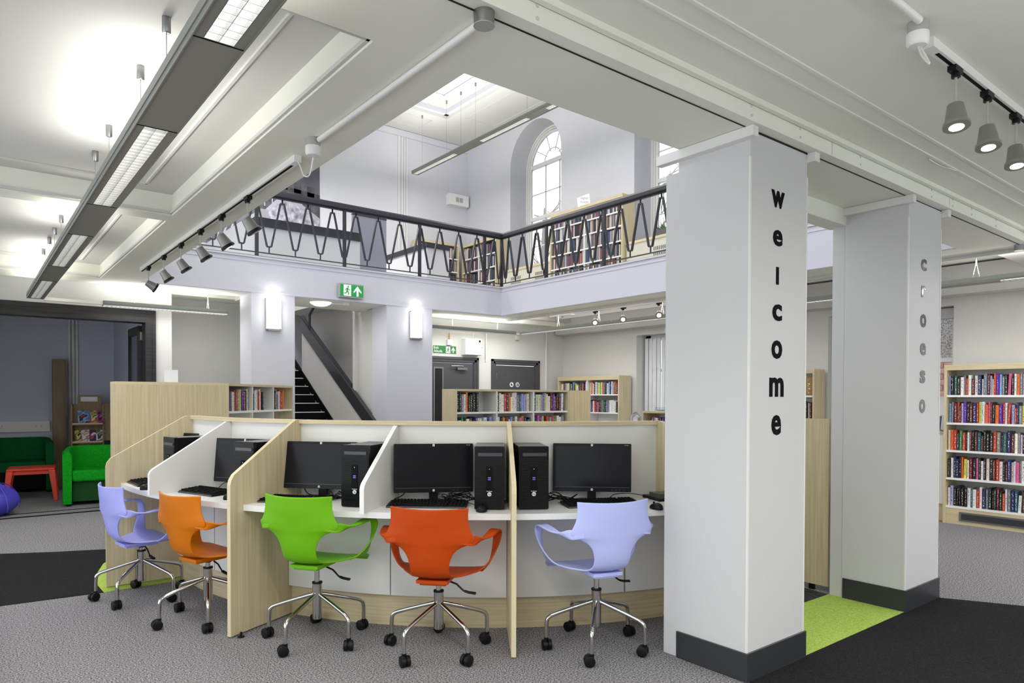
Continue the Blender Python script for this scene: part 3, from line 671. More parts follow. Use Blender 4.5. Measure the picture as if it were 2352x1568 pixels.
# keyboards and mice
def keyboard(x, y, a, label):
    t = thing('keyboard', label, 'keyboard', (x, y, .745), radians(a), 'black keyboards on the carrels')
    # local +y away from the sitter
    mb = MB(); mb.prism([(-.078, .002), (-.070, .012), (.070, .024), (.078, .020), (.078, .006), (-.07, 0)], -.225, .225, 'x'); o = mb.build('case', BLACK, t)
    B(-.224, .224, -.079, -.0765, .004, .008).build('wrist_edge', mat('kb_edge', (96, 96, 98), .35) if 'kb_edge' not in MATS else MATS['kb_edge'], t)
    mb = MB(); rows = 6
    for r in range(rows):
        yy = -.058+r*.0215+(.006 if r == 5 else 0); zz = .0135+(yy+.07)*.0857
        def key(x0, x1): 
            z1 = zz+.0065; mb.add([(x0, yy, zz), (x1, yy, zz), (x1, yy+.0175, zz+.0015), (x0, yy+.0175, zz+.0015), (x0+.003, yy+.003, z1), (x1-.003, yy+.003, z1), (x1-.003, yy+.015, z1+.001), (x0+.003, yy+.015, z1+.001)],
                                  [(4, 5, 6, 7), (0, 1, 5, 4), (1, 2, 6, 5), (2, 3, 7, 6), (3, 0, 4, 7)])
        x = -.212
        if r == 0:
            for w_ in (.025, .02, .02, .115, .02, .02, .025): key(x, x+w_-.002); x += w_+.001
        else:
            off = (0, .012, .008, .004, 0, 0)[r]; x += 0
            if off: key(x, x+.018+off-.002); x += .018+off+.001
            while x < .045: key(x, x+.0172); x += .0195
        for k in range(3):
            if r != 2: key(.062+k*.0192, .062+k*.0192+.0172)
        for k in range(4): key(.130+k*.0205, .130+k*.0205+.0182)
    mb.build('keycaps', DBLACK, t, kind='stuff')
    return t
keyboard(2.066, 3.375, -41, 'black keyboard behind the red-orange chair')
keyboard(2.885, 2.80, -24, 'black keyboard behind the pale lavender chair, by the welcome column')
keyboard(1.193, 4.735, -72, 'black keyboard at the orange chair')
keyboard(1.50, 4.02, -55, 'black keyboard behind the lime green chair')
keyboard(.99, 5.52, -88, 'black keyboard at the far left carrel')
def mouse(x, y, a, label):
    t = thing('mouse', label, 'mouse', (x, y, .745), radians(a), 'black mice on the carrels')
    vs = []; fs = []; n = 14; prof = [(1.0, 0), (1.02, .25), (.93, .6), (.7, .85), (.38, .98), (.05, 1)]
    for s_, z in prof:
        for k in range(n): q = 2*pi*k/n; vs.append((.031*s_*cos(q), .052*s_*sin(q)-.004*z, .034*z*(1-.12*sin(q))))
    for j in range(len(prof)-1):
        for k in range(n): fs.append((j*n+k, j*n+(k+1) % n, (j+1)*n+(k+1) % n, (j+1)*n+k))
    fs += [tuple(range(n))[::-1], tuple(5*n+k for k in range(n))]
    MB().add(vs, fs).build('shell', BLACK, t, True)
    MB().lathe([(.008, -.003), (.009, 0), (.008, .003)], 12, None, Matrix.Translation((0, .025, .030)) @ Matrix.Rotation(pi/2, 4, 'Y')).build('scroll_wheel', DBLACK, t, True)
mouse(2.205, 3.045, -35, 'black mouse right of the red-orange chair, beside the tower')
mouse(3.03, 2.515, -20, 'black mouse beside the welcome column')
mouse(1.262, 4.335, -70, 'black mouse beside the second ash divider')
mouse(.955, 5.115, -85, 'black mouse on the far left carrel')
# flat black unit beside the last monitor
t = thing('scanner', 'flat black device lying on the desk beside the welcome column', 'device', (3.37, 2.74, .745), radians(-20))
B(-.09, .09, -.10, .10, .0, .018).build('body', BLACK, t); B(-.088, .088, -.098, .02, .018, .045).build('lid', mat('smoke_lid', (70, 66, 58), .2), t)
# cables on the desks
def cable(pts, label, r=.0028, m=BLACK, n=5):
    o = MB().tube(crom(pts, n), r, 6).build('cable', m, None, True); tag(o, label, 'cable', 'cables on the carrel desks'); return o
def cloud(px, R, n, label, seed, z=.75, spread=.13):
    rnd = random.Random(seed); p = ray_pt(px, R); mb = MB()
    for k in range(n):
        a0 = rnd.uniform(0, 2*pi); pts = []
        for j in range(7):
            pts.append((p.x+spread*cos(a0+j*.8+rnd.uniform(-.4, .4))*rnd.uniform(.4, 1), p.y+spread*sin(a0+j*.8)*rnd.uniform(.25, .8), z+.004+rnd.uniform(0, .045)*(1 if 0 < j < 6 else .1)))
        mb.tube(crom(pts, 5), .0028, 5)
    o = mb.build('cable_tangle', BLACK, None, True); tag(o, label, 'cables'); o['kind'] = 'stuff'; return o
cloud(1055, 2.95, 7, 'tangle of black cables behind the monitor above the red-orange chair', 3)
cloud(1285, 2.95, 5, 'tangle of black cables under the monitor nearest the welcome column', 4)
cloud(775, 2.97, 4, 'tangle of black cables under the monitor behind the lime green chair', 5, spread=.07)
p = ray_pt(1085, 2.93); q = PO(3.0, -128.6)
cable([(p.x, p.y, .76), (p.x+.02, p.y-.03, .80), (p.x+.05, p.y-.04, .83), (q[0]-.01, q[1], .84), (q[0]+.02, q[1]+.02, .80)], 'black cable looping up to the tower left of the central divider')
cable([(2.66, 3.06, .80), (2.72, 3.10, .79), (2.78, 3.10, .765), (2.86, 3.07, .752), (2.95, 3.06, .749)], 'upper black cable from the tower right of the central divider')
cable([(2.64, 3.03, .775), (2.72, 3.07, .772), (2.80, 3.06, .757), (2.86, 3.03, .749)], 'lower black cable from the tower right of the central divider', .004)
cable([(3.02, 2.93, .749), (3.10, 2.94, .752), (3.16, 2.95, .768), (3.24, 2.90, .772), (3.33, 2.82, .757), (3.38, 2.77, .77)], 'thin black cable arching to the flat device by the welcome column', .0024)
cable([(3.0, 2.98, .80), (2.995, 2.97, .775), (2.985, 2.96, .755), (3.02, 2.93, .749)], 'thin white cable hanging from the monitor nearest the welcome column', .0022, PWHITE)
cable([(1.29, 4.72, .765), (1.33, 4.72, .80), (1.38, 4.68, .81), (1.42, 4.6, .80)], 'black cable curving up behind the keyboard at the orange chair', .0024)
p = ray_pt(712, 2.95)
cable([(p.x-.02, p.y+.06, .83), (p.x-.01, p.y+.04, .78), (p.x+.02, p.y+.02, .757), (p.x+.08, p.y-.04, .757)], 'black cable below the angled monitor behind the green chair', .0035)
p = ray_pt(925, 2.93)
cable([(p.x+.02, p.y, .83), (p.x+.01, p.y+.0, .79), (p.x-.03, p.y+.03, .76), (p.x-.06, p.y+.05, .749)], 'single black cable left of the monitor above the red-orange chair', .003)
cable([(2.16, 3.36, .765), (2.24, 3.32, .775), (2.27, 3.22, .757), (2.23, 3.10, .762)], 'thin cable of the mouse beside the red-orange chair', .0018)

# ================================================================== balcony railing
rail = thing('balustrade', 'black wrought iron balustrade with zigzag loops along the balcony', 'railing', (0, 0, 0))
YB, XB = 8.72, 6.70
mb = MB()
def hrail(mb, ax, a, b, c):
    prof = [(-.045, 3.885), (.045, 3.885), (.05, 3.895), (.05, 3.935), (.03, 3.962), (-.03, 3.962), (-.05, 3.935), (-.05, 3.895)]
    if ax == 'x': mb.prism([(c+p, z) for p, z in prof], a, b, 'x')
    else: mb.prism([(c+p, z) for p, z in prof], a, b, 'y')
hrail(mb, 'x', AX0-.6, XB+.03, YB); mb.build('handrail', IRON, rail)
mb = MB(); hrail(mb, 'y', AY0-.2, YB-.03, XB); mb.build('handrail', IRON, rail)
for z, h in ((3.108, .014), (3.160, .012)):
    B(AX0-.6, XB, YB-.012, YB+.012, z, z+h).build('bottom_rail', IRON, rail); B(XB-.012, XB+.012, AY0-.2, YB, z, z+h).build('bottom_rail', IRON, rail)
B(AX0-.6, XB, YB-.015, YB+.015, 3.868, 3.885).build('top_flat', IRON, rail); B(XB-.015, XB+.015, AY0-.2, YB, 3.868, 3.885).build('top_flat', IRON, rail)
post = B(-.019, .019, -.019, .019, 3.10, 3.87).build('post', IRON, rail); post.location = (XB, YB, 0)
def put(o, x, y, rz=0):
    c = o.copy(); COL.objects.link(c); c.parent = rail; c.location = (x, y, 0); c.rotation_euler = (0, 0, rz); return c
x = 6.363
while x > .9: put(post, x, YB); x -= 1.17
y = 7.64
while y > 2.2: put(post, XB, y); y -= 1.165
# one module of the zigzag: flat bar, bottom at u=0, top at u=.17
def loop_mesh():
    mb = MB(); P_ = .34; b_, t_ = .026, .024
    seq = [(-P_/2, 3.815), (-P_/2+t_, 3.815), (-b_-.004, 3.262), (-b_+.004, 3.25), (b_-.004, 3.25), (b_+.004, 3.262), (P_/2-t_, 3.815), (P_/2, 3.815)]
    for a, b in zip(seq[:-1], seq[1:]):
        d = Vector((b[0]-a[0], b[1]-a[1])); d.normalize(); n = Vector((-d.y, d.x))*.0075; e = d*.003
        q = [(a[0]-e.x+n.x, a[1]-e.y+n.y), (b[0]+e.x+n.x, b[1]+e.y+n.y), (b[0]+e.x-n.x, b[1]+e.y-n.y), (a[0]-e.x-n.x, a[1]-e.y-n.y)]
        mb.prism(q, -.017, .017, 'y')
    mb.box(-.007, .007, -.007, .007, 3.17, 3.25)
    for s in (-1, 1): mb.box(s*P_/2-.007, s*P_/2+.007, -.007, .007, 3.815, 3.87)
    return mb
lp = loop_mesh().build('loop_bar', IRON, rail); x = 6.60-.17+.05; lp.location = (6.383, YB, 0)
x = 6.383-.338
while x > 1.0: put(lp, x, YB); x -= .3375
c = put(lp, 6.64, YB); c.scale = (.5, 1, 1)
y = 8.367
while y > 2.3: put(lp, XB, y, pi/2); y -= .3365
c = put(lp, XB, 8.62, pi/2); c.scale = (.55, 1, 1)

# ================================================================== ceiling pendants and spots
def pendant(name, label, x0, x1, y0, y1, z0, h, louvres, zc, wires, cat='lamp', lw=.018, group='linear pendants', joints=()):
    t = thing(name, label, cat, ((x0+x1)/2, y0, z0), 0, group); ox, oy, oz = (x0+x1)/2, y0, z0; hw = (x1-x0)/2; L = y1-y0
    mb = MB(); mb.box(-hw, -hw+.004, 0, L, .0, h); mb.box(hw-.004, hw, 0, L, 0, h); mb.box(-hw-.004, -hw, 0, L, h*.35, h*.5); mb.box(-hw, hw, 0, .004, 0, h); mb.box(-hw, hw, L-.004, L, 0, h)
    mb.build('side_profile', PSIDE, t)
    mb = MB(); ll = louvres[1] if isinstance(louvres, tuple) else louvres; iw = hw-.034
    prev = 0
    for a, b in sorted(ll):
        a -= oy; b -= oy
        mb.box(-hw+.004, hw-.004, prev, a, .004, .010); prev = b
        mb.box(-hw+.004, -iw, a, b, .004, .010); mb.box(iw, hw-.004, a, b, .004, .010)
    mb.box(-hw+.004, hw-.004, prev, L-.004, .004, .010)
    mb.build('underside_plate', GREYM, t)
    for a in joints: B(-hw, hw, a-oy-.002, a-oy+.002, .002, .0045).build('joint_line', DBLACK, t)
    for a, b in ll:
        a -= oy; b -= oy; mb = MB(); n = int((b-a)/.045)
        for k in range(n+1): yy = a+(b-a)*k/n; mb.box(-iw, iw, yy-.001, yy+.001, .004, .026, LOUV)
        for xx in (-iw, -.001, iw): mb.box(xx-.001, xx+.001, a, b, .004, .028, LOUV)
        lv = mb.build('louvre', None, t); B(-iw, iw, a, b, .032, .034).build('lit_panel', TUBES, lv)
    for i, yy in enumerate(wires):
        mb = MB(); mb.cyl((0, yy-oy, h), (0, yy-oy, zc-oz-.04), .0016, 5); mb.cyl((0, yy-oy, h), (0, yy-oy, h+.02), .006, 6); wr = mb.build('suspension_wire', ALU, t)
        MB().lathe([(.012, -.06), (.016, -.055), (.016, 0)], 12, None, Matrix.Translation((0, yy-oy, zc-oz))).build('ceiling_cup', ALU, wr, True)
    return t
pendant('pendant_light', 'long dark grey louvred pendant running over the aisle at top left', .527, .682, -1.5, 9.17, 2.43, .062,
        [(.7, 2.185), (3.04, 4.455), (5.365, 6.78), (7.70, 9.14)], 2.80, [2.87, 3.36, 4.20, 4.69, 5.215+.38, 6.52, 7.04, 7.5, 8.11], joints=(2.19, 3.04, 4.46, 5.365, 6.78, 7.7))
pendant('pendant_light', 'grey louvred pendant hanging high in the upper hall', 7.04, 7.19, 3.5, 12.14, 5.84, .062,
        [(3.6, 5.6), (6.7, 8.1), (8.57, 9.85), (10.66, 12.12)], 6.93, [5.2, 7.6, 8.6, 10.03, 10.49, 10.97, 11.85])
def pend_x(label, x0, x1, y, z0, wires, zc, w_=.13, lit=True, group='linear pendants'):
    t = thing('pendant_light', label, 'lamp', (x0, y, z0), 0, group); L = x1-x0; h = .058
    mb = MB(); mb.box(0, L, -w_/2, -w_/2+.004, .008, h); mb.box(0, L, w_/2-.004, w_/2, .008, h); mb.box(0, .004, -w_/2, w_/2, .008, h); mb.box(L-.004, L, -w_/2, w_/2, .008, h)
    mb.box(0, L, -w_/2-.004, -w_/2, .022, .03); mb.build('side_profile', PSIDE, t)
    mb = MB(); n = int(L/.045)
    for k in range(n+1): xx = .004+(L-.008)*k/n; mb.box(xx-.001, xx+.001, -w_/2+.004, w_/2-.004, .0, .018)
    mb.box(0, L, -w_/2+.006, -w_/2+.009, 0, .018); mb.box(0, L, w_/2-.009, w_/2-.006, 0, .018)
    lv = mb.build('louvre', LOUV, t); B(.01, L-.01, -w_/2+.012, w_/2-.012, .022, .024).build('lit_panel', TUBES, lv)
    for xx in wires:
        mb = MB(); a = xx-x0; zz = zc-z0
        mb.cyl((a, 0, h+.14), (a, 0, zz), .0016, 5)
        for s in (-1, 1): mb.cyl((a, 0, h+.15), (a+s*.02, s*.035, h), .0022, 5)
        mb.cyl((a, 0, h+.13), (a, 0, h+.17), .005, 6); mb.build('suspension_wire', PWHITE, t)
    return t
pend_x('short silver pendant across the dark doorway on the left', 1.24, 2.60, 9.12, 2.40, [1.55, 2.38], 2.80)
B2 = MB(); B2.box(.68, 1.24, 9.10, 9.14, 2.415, 2.45); tag(B2.build('connecting_bar', PWHITE), 'white bar joining the aisle pendant to the short silver pendant', 'bar')
pend_x('silver pendant in front of the grey exit door', 5.35, 7.35, 9.22, 2.43, [6.1, 7.0], 2.72)
def pend_y(label, x, y0, y1, z0, wires, zc, w_=.15, litspan=None):
    t = thing('pendant_light', label, 'lamp', (x, y0, z0), 0, 'linear pendants'); L = y1-y0; h = .06
    mb = MB(); mb.box(-w_/2, -w_/2+.004, 0, L, .008, h); mb.box(w_/2-.004, w_/2, 0, L, .008, h); mb.box(-w_/2-.004, -w_/2, 0, L, .022, .03); mb.box(-w_/2, w_/2, 0, .004, .008, h); mb.box(-w_/2, w_/2, L-.004, L, .008, h)
    mb.build('side_profile', PSIDE, t)
    a, b = litspan or (0.02, L-.02)
    mb = MB(); mb.box(-w_/2+.004, w_/2-.004, 0, a, .008, .012); mb.box(-w_/2+.004, w_/2-.004, b, L, .008, .012); mb.build('underside_plate', GREYM, t)
    mb = MB(); n = int((b-a)/.045)
    for k in range(n+1): yy = a+(b-a)*k/n; mb.box(-w_/2+.02, w_/2-.02, yy-.001, yy+.001, 0, .018)
    lv = mb.build('louvre', LOUV, t); B(-w_/2+.02, w_/2-.02, a, b, .022, .024).build('lit_panel', TUBES, lv)
    for yy in wires:
        mb = MB(); q = yy-y0; zz = zc-z0; mb.cyl((0, q, h+.13), (0, q, zz), .0016, 5)
        for s in (-1, 1): mb.cyl((0, q, h+.15), (0, q+s*.03, h), .0024, 5)
        mb.cyl((0, q, h+.12), (0, q, h+.17), .006, 6); mb.build('suspension_wire', PWHITE, t)
pend_y('long silver pendant over the mid bookcases, ending by the door wall', 7.45, 3.6, 9.1, 2.43, [8.2, 7.3, 6.1], 2.80)
pend_y('silver pendant over the tall bookcase at the far right', 7.40, -.4, 3.3, 2.43, [.8, 2.36], 2.72, litspan=(.02, 2.55))
B2 = MB(); B2.tube(crom([(7.35, 9.22, 2.46), (7.42, 9.24, 2.45), (7.46, 9.2, 2.45), (7.45, 9.1, 2.46)], 5), .008, 8)
tag(B2.build('connecting_cable', PWHITE), 'white cable joining two silver pendants near the toilet door', 'cable')
def spot(x, y, z, aim, on, label, drop=.18, group='spotlights on tracks', along='y'):
    t = thing('spotlight', label, 'lamp', (x, y, z), 0, group); aim = Vector(aim).normalized()
    mb = MB(); mb.box(*((-.045, .03, -.016, .016) if along == 'x' else (-.016, .016, -.045, .03)), -.022, .001); mb.lathe([(.017, -.038), (.017, -.018)], 10); mb.build('track_adapter', BLACK, t)
    MB().cyl((0, 0, -.035), (0, 0, -drop), .0055, 8).build('stem', GREYL, t, True)
    c = Vector((0, 0, -drop-.01))+Vector((aim.x, aim.y, 0))*.035
    T = Matrix.Translation(c) @ aim.to_track_quat('Z', 'Y').to_matrix().to_4x4()
    mb = MB(); mb.lathe([(.026, -.055), (.030, -.053), (.043, .025), (.044, .028)], 20, None, T); hd = mb.build('head', LAMPG, t, True)
    MB().lathe([(.046, .026), (.049, .030), (.050, .044), (.040, .046)], 20, None, T).build('bezel_ring', BLACK if not on else GREYM, hd, True)
    MB().lathe([(.027, .040), (.027, .047)], 18, None, T).build('lamp_face', BULB if on else mat('lamp_off', (120, 122, 120), .1) if 'lamp_off' not in MATS else MATS['lamp_off'], hd)
    if on:
        l = bpy.data.lights.new('spot_beam', 'SPOT'); l.energy = 9; l.spot_size = radians(75); l.spot_blend = .6; l.color = (1, .95, .86); l.shadow_soft_size = .03
        o = bpy.data.objects.new('spot_beam', l); COL.objects.link(o); o.parent = t; o.location = c+aim*.06; o.rotation_euler = (-aim).to_track_quat('Z', 'Y').to_euler()
    return t
def track(name_label, p0, p1, z, axis, group='spotlight tracks'):
    t = thing('spotlight_track', name_label, 'light track', (p0[0], p0[1], z), 0, group)
    dx, dy = p1[0]-p0[0], p1[1]-p0[1]; L = hypot(dx, dy)
    R = Matrix.Rotation(atan2(dy, dx), 4, 'Z')
    B(0, L, -.018, .018, -.034, 0, None, R).build('track_rail', PWHITE, t)
    B(.07, L, -.007, .007, -.0355, -.033, None, R).build('track_slot', DBLACK, t)
    B(-.004, .07, -.019, .019, -.037, 0, None, R).build('feed_end', PWHITE, t)
    return t
track('white spotlight track under the soffit beside the stairwell opening, six grey heads', (1.39, 3.59), (1.39, 7.72), ZS, 'y')
ORD = ['nearest', 'second', 'third', 'fourth', 'fifth', 'farthest']
for k, y in enumerate((4.42, 4.98, 5.52, 6.12, 6.74, 7.40)):
    spot(1.39, y, ZS-.034, (.55, -.1, -.80) if k < 5 else (.9, .0, -.5), False, f'grey spotlight on the soffit track, {ORD[k]} of six from the junction box', .17)
track('white spotlight track on the near ceiling at top right', (2.895, 1.09), (6.2, 1.09), 2.745, 'x')
for k, x in enumerate((3.135, 3.50, 3.88)):
    spot(x+.03, 1.09, 2.711, (-.18, -.12, -1), True, ['lit grey spotlight at the left end of the top right track', 'lit grey spotlight in the middle of the three on the top right track', 'lit grey spotlight cut by the right edge of the photo'][k], .19, along='x')
track('white spotlight track under the far soffit, three lit heads', (7.17, 7.6), (7.17, 3.2), ZS, 'y')
for k, y in enumerate((7.10, 6.56, 5.93)):
    spot(7.17, y, ZS-.034, (-.65, -.62, -.52), True, ['lit far spotlight over the mid bookcases, left of three', 'lit far spotlight over the mid bookcases, middle of three', 'lit far spotlight over the mid bookcases, right of three'][k], .14, 'spotlights on tracks')
# junction boxes and conduits
def jbox(x, y, z, label, white):
    t = thing('junction_box', label, 'junction box', (x, y, z), 0, 'round junction boxes')
    MB().lathe([(.034, -.045), (.036, 0)], 20).build('box', ALU if not white else GREYL, t, True)
    if white: MB().lathe([(.030, -.085), (.038, -.075), (.038, -.04)], 20).build('ceiling_rose', PWHITE, t, True)
    else: MB().lathe([(.0355, -.047), (.0355, -.044)], 20).build('cover_plate', GREYL, t, True)
    return t
jbox(1.361, 1.871, ZS, 'round steel junction box on the beam, top centre, without a rose', False)
jbox(1.362, 3.312, ZS, 'round junction box with white rose on the soffit beside the track', True)
jbox(2.745, 1.072, 2.745, 'round junction box with white rose at top right', True)
jbox(6.9, 1.89, ZS, 'round steel junction box at the far right end of the beam', False)
tag(MB().cyl((1.375, 1.92, ZS-.014), (1.375, 3.27, ZS-.014), .013, 10).build('conduit', PWHITE, None, True), 'white conduit along the soffit between two round boxes', 'conduit')
tag(MB().cyl((2.70, 1.05, 2.731), (1.2, 1.05-.0, 2.731), .014, 10).build('conduit', PWHITE, None, True), 'white conduit leading to the junction box at top right', 'conduit')
tag(MB().tube(crom([(1.37, 3.33, ZS-.085), (1.38, 3.40, ZS-.15), (1.39, 3.50, ZS-.13), (1.39, 3.56, ZS-.06), (1.39, 3.60, ZS-.02)], 6), .004, 6).build('flex', PWHITE, None, True), 'white flex looping from the rose to the soffit track', 'cable')
tag(MB().tube(crom([(2.75, 1.07, 2.66), (2.70, 1.04, 2.60), (2.66, 1.0, 2.545), (2.70, 1.03, 2.60), (2.78, 1.08, 2.68), (2.86, 1.1, 2.705), (2.91, 1.09, 2.73)], 6), .004, 6).build('flex', PWHITE, None, True), 'white flex hanging in a loop at the top right track', 'cable')
tag(MB().tube(crom([(4.33, 1.62, 2.735), (4.5, 1.63, 2.741), (4.68, 1.60, 2.738)], 6), .004, 6).build('flex', PWHITE, None, True), 'short loose white flex on the near ceiling right of centre', 'cable')

# ================================================================== sconces, signs
def sconce(x, label):
    t = thing('wall_light', label, 'lamp', (x, AY1, 2.19), 0, 'opal wall lights on the piers')
    B(-.095, .095, -.012, 0, 0, .41).build('back_plate', CHROME, t)
    n = 8; vs = []; fs = []
    for k in range(n+1):
        a = -1+2*k/n; vs += [(a*.088, -.045-.035*(1-a*a), .03), (a*.088, -.045-.035*(1-a*a), .40)]
    for k in range(n): q = 2*k; fs.append((q, q+2, q+3, q+1))
    o = MB().add(vs, fs).build('opal_shade', SCON, t, True); md = o.modifiers.new('t', 'SOLIDIFY'); md.thickness = .004
    mb = MB(); mb.box(-.08, .08, -.06, -.01, .004, .022); mb.build('lower_bracket', ALU, t)
    l = bpy.data.lights.new('sconce_lamp', 'POINT'); l.energy = 2.2; l.shadow_soft_size = .05; l.color = (1, .97, .92); o = bpy.data.objects.new('sconce_lamp', l); COL.objects.link(o); o.parent = t; o.location = (0, -.03, .46)
    l2 = bpy.data.objects.new('sconce_lamp', l); COL.objects.link(l2); l2.parent = t; l2.location = (0, -.12, .2)
sconce(3.042, 'opal wall light on the pier left of the stairs'); sconce(5.10, 'opal wall light on the pier right of the stairs')
def running_man(mb, m, T):
    "figure inside a unit square, u across, v up"
    def P2(pts): mb.prism(pts, -.001, .001, 'y', m, T)
    mb.lathe([(.085, -.001), (.085, .001)], 10, m, T @ Matrix.Translation((.62, 0, .84)) @ Matrix.Rotation(pi/2, 4, 'X'))
    for a, b, w_ in (((.56, .72), (.47, .42), .085), ((.47, .42), (.68, .30), .05), ((.68, .30), (.66, .08), .045), ((.47, .42), (.36, .24), .05), ((.36, .24), (.12, .22), .04), ((.56, .70), (.36, .64), .035), ((.36, .64), (.28, .48), .03), ((.56, .70), (.70, .54), .035), ((.70, .54), (.86, .56), .03)):
        d = Vector((b[0]-a[0], b[1]-a[1])); d.normalize(); n = Vector((-d.y, d.x))*w_
        P2([(a[0]+n.x, a[1]+n.y), (b[0]+n.x, b[1]+n.y), (b[0]-n.x, b[1]-n.y), (a[0]-n.x, a[1]-n.y)])
def arrow_up(mb, m, T):
    mb.prism([(.5, .95), (.88, .48), (.88, .32), (.60, .56), (.60, .05), (.40, .05), (.40, .56), (.12, .32), (.12, .48)], -.001, .001, 'y', m, T)
t = thing('exit_sign', 'lit green exit sign with running man on the balcony fascia', 'sign', (4.068, AY1-.1, 2.695))
B(-.172, .172, .012, .078, 0, .185).build('housing', GREYL, t); B(-.165, .165, .006, .012, .014, .170).build('face', GREENS, t)
B(-.12, -.012, .003, .006, .018, .166).build('door_symbol', SIGNW, t)
mb = MB(); running_man(mb, GREENS, Matrix.Translation((-.125, .001, .022)) @ Matrix.Diagonal((.11, 1, .14, 1))); mb.build('running_figure', None, t)
mb = MB(); arrow_up(mb, SIGNW, Matrix.Translation((.005, .004, .012)) @ Matrix.Diagonal((.15, 1, .155, 1))); mb.build('arrow', None, t)
B(-.02, .02, .078, .1, .06, .12).build('mount', GREYL, t)
t = thing('exit_sign', 'flat green sign reading Exit Allanfa above the grey door', 'sign', (6.195, YD, 2.085))
B(-.225, .225, -.004, 0, 0, .125).build('face', GREENS2, t)
text_mesh('Exit', .062, 'lettering', LETW, t, (-.215, -.005, .09), (pi/2, 0, 0), .0008, 'LEFT'); text_mesh('Allanfa', .062, 'lettering', LETW, t, (-.215, -.005, .033), (pi/2, 0, 0), .0008, 'LEFT')
B(.022, .108, -.0055, -.004, .008, .117).build('door_symbol', LETW, t)
mb = MB(); running_man(mb, GREENS2, Matrix.Translation((.018, -.007, .01)) @ Matrix.Diagonal((.09, 1, .105, 1))); mb.build('running_figure', None, t)
mb = MB(); arrow_up(mb, LETW, Matrix.Translation((.120, -.006, .01)) @ Matrix.Diagonal((.09, 1, .105, 1))); mb.build('arrow', None, t)
# electrical cabinet, sounder, sensor, pipe
t = thing('electrical_cabinet', 'white steel electrical cabinet above the grey exit door', 'cabinet', (6.70, YD, 2.075))
B(-.17, .17, -.12, 0, 0, .27).build('body', PWHITE, t); B(-.165, .165, -.126, -.12, .006, .264).build('door', PWHITE, t); B(.10, .135, -.128, -.126, .215, .25).build('label_plate', INK, t); B(.155, .163, -.132, -.126, .12, .135).build('lock', ALU, t)
t = thing('alarm_sounder', 'small white alarm box with amber beacon over the exit sign', 'alarm', (6.27, YD, 2.225)); B(-.045, .045, -.05, 0, 0, .09).build('box', PWHITE, t); MB().lathe([(.013, .09), (.012, .13), (.006, .20)], 8, None, Matrix.Translation((0, -.025, 0))).build('beacon', ORN, t)
t = thing('motion_sensor', 'small white motion sensor between the pendants on the door wall', 'sensor', (7.72, YD, 2.37)); B(-.04, .04, -.035, 0, .02, .09).build('body', PWHITE, t); B(-.03, .03, -.03, -.005, 0, .02).build('lens', GREYL, t)
t = thing('smoke_detector', 'white smoke detector on the ceiling of the far bay', 'detector', (8.15, 8.95, 2.80)); MB().lathe([(.035, -.05), (.05, -.04), (.05, -.01), (.055, 0)], 18).build('body', PWHITE, t, True)
tag(MB().cyl((8.40, YD-.02, 0), (8.40, YD-.02, 2.65), .014, 8).build('conduit', PWHITE, None, True), 'white vertical pipe on the door wall beside the corner', 'pipe')
tag(MB().tube([(6.85, YD-.02, 2.52), (7.0, YD-.02, 2.52), (7.03, YD-.02, 2.52), (7.03, YD-.02, 1.98)], .012, 6).build('conduit', PWHITE, None, True), 'white conduit running down between the two grey doors', 'pipe')
tag(MB().tube([(5.4, YD-.02, 2.54), (6.75, YD-.02, 2.50), (6.75, YD-.02, 2.36)], .010, 6).build('conduit', PWHITE, None, True), 'thin white conduit running above the exit sign to the cabinet', 'pipe')
# doors
def door(x0, x1, ztop, idx):
    d = bpy.data.objects.new('door_%d' % idx, None); COL.objects.link(d); d['kind'] = 'structure'
    mb = MB(); fwid = .10
    for k, (w0, w1, yy) in enumerate(((0, .04, .030), (.04, .08, .018), (.08, fwid, .010))):
        mb.box(x0+w0, x0+w1, YD-yy, YD+.02, 0, ztop-w0); mb.box(x1-w1, x1-w0, YD-yy, YD+.02, 0, ztop-w0); mb.box(x0+w0, x1-w0, YD-yy, YD+.02, ztop-w1, ztop-w0)
    mb.build('frame', DOORG, d)
    lf = B(x0+fwid+.006, x1-fwid-.006, YD+.0, YD+.04, .01, ztop-fwid-.006).build('leaf', DOORG, d)
    return d, lf
d, lf = door(5.42, 6.87, 2.035, 2)
mb = MB(); B(5.98, 6.17, YD-.006, YD, .35, 1.86).build('glazing_bead', mat('bead_grey', (120, 120, 122), .4), lf); B(6.005, 6.145, YD-.009, YD-.006, .375, 1.835).build('pane', mat('dark_pane', (34, 34, 38), .08), lf)
B(6.42, 6.62, YD-.05, YD, 1.82, 1.86).build('door_closer', ALU, lf); mb = MB(); mb.cyl((6.30, YD-.04, 1.88), (6.50, YD-.055, 1.885), .008, 6); mb.cyl((6.50, YD-.055, 1.885), (6.54, YD-.03, 1.86), .008, 6); mb.box(6.46, 6.54, YD-.06, YD-.03, 1.875, 1.895); mb.build('closer_arm', ALU, lf)
d, lf = door(7.15, 8.246, 2.03, 3)
B(7.255, 7.275, YD-.008, YD+.0, 1.69, 1.80).build('hinge', ALU, lf)
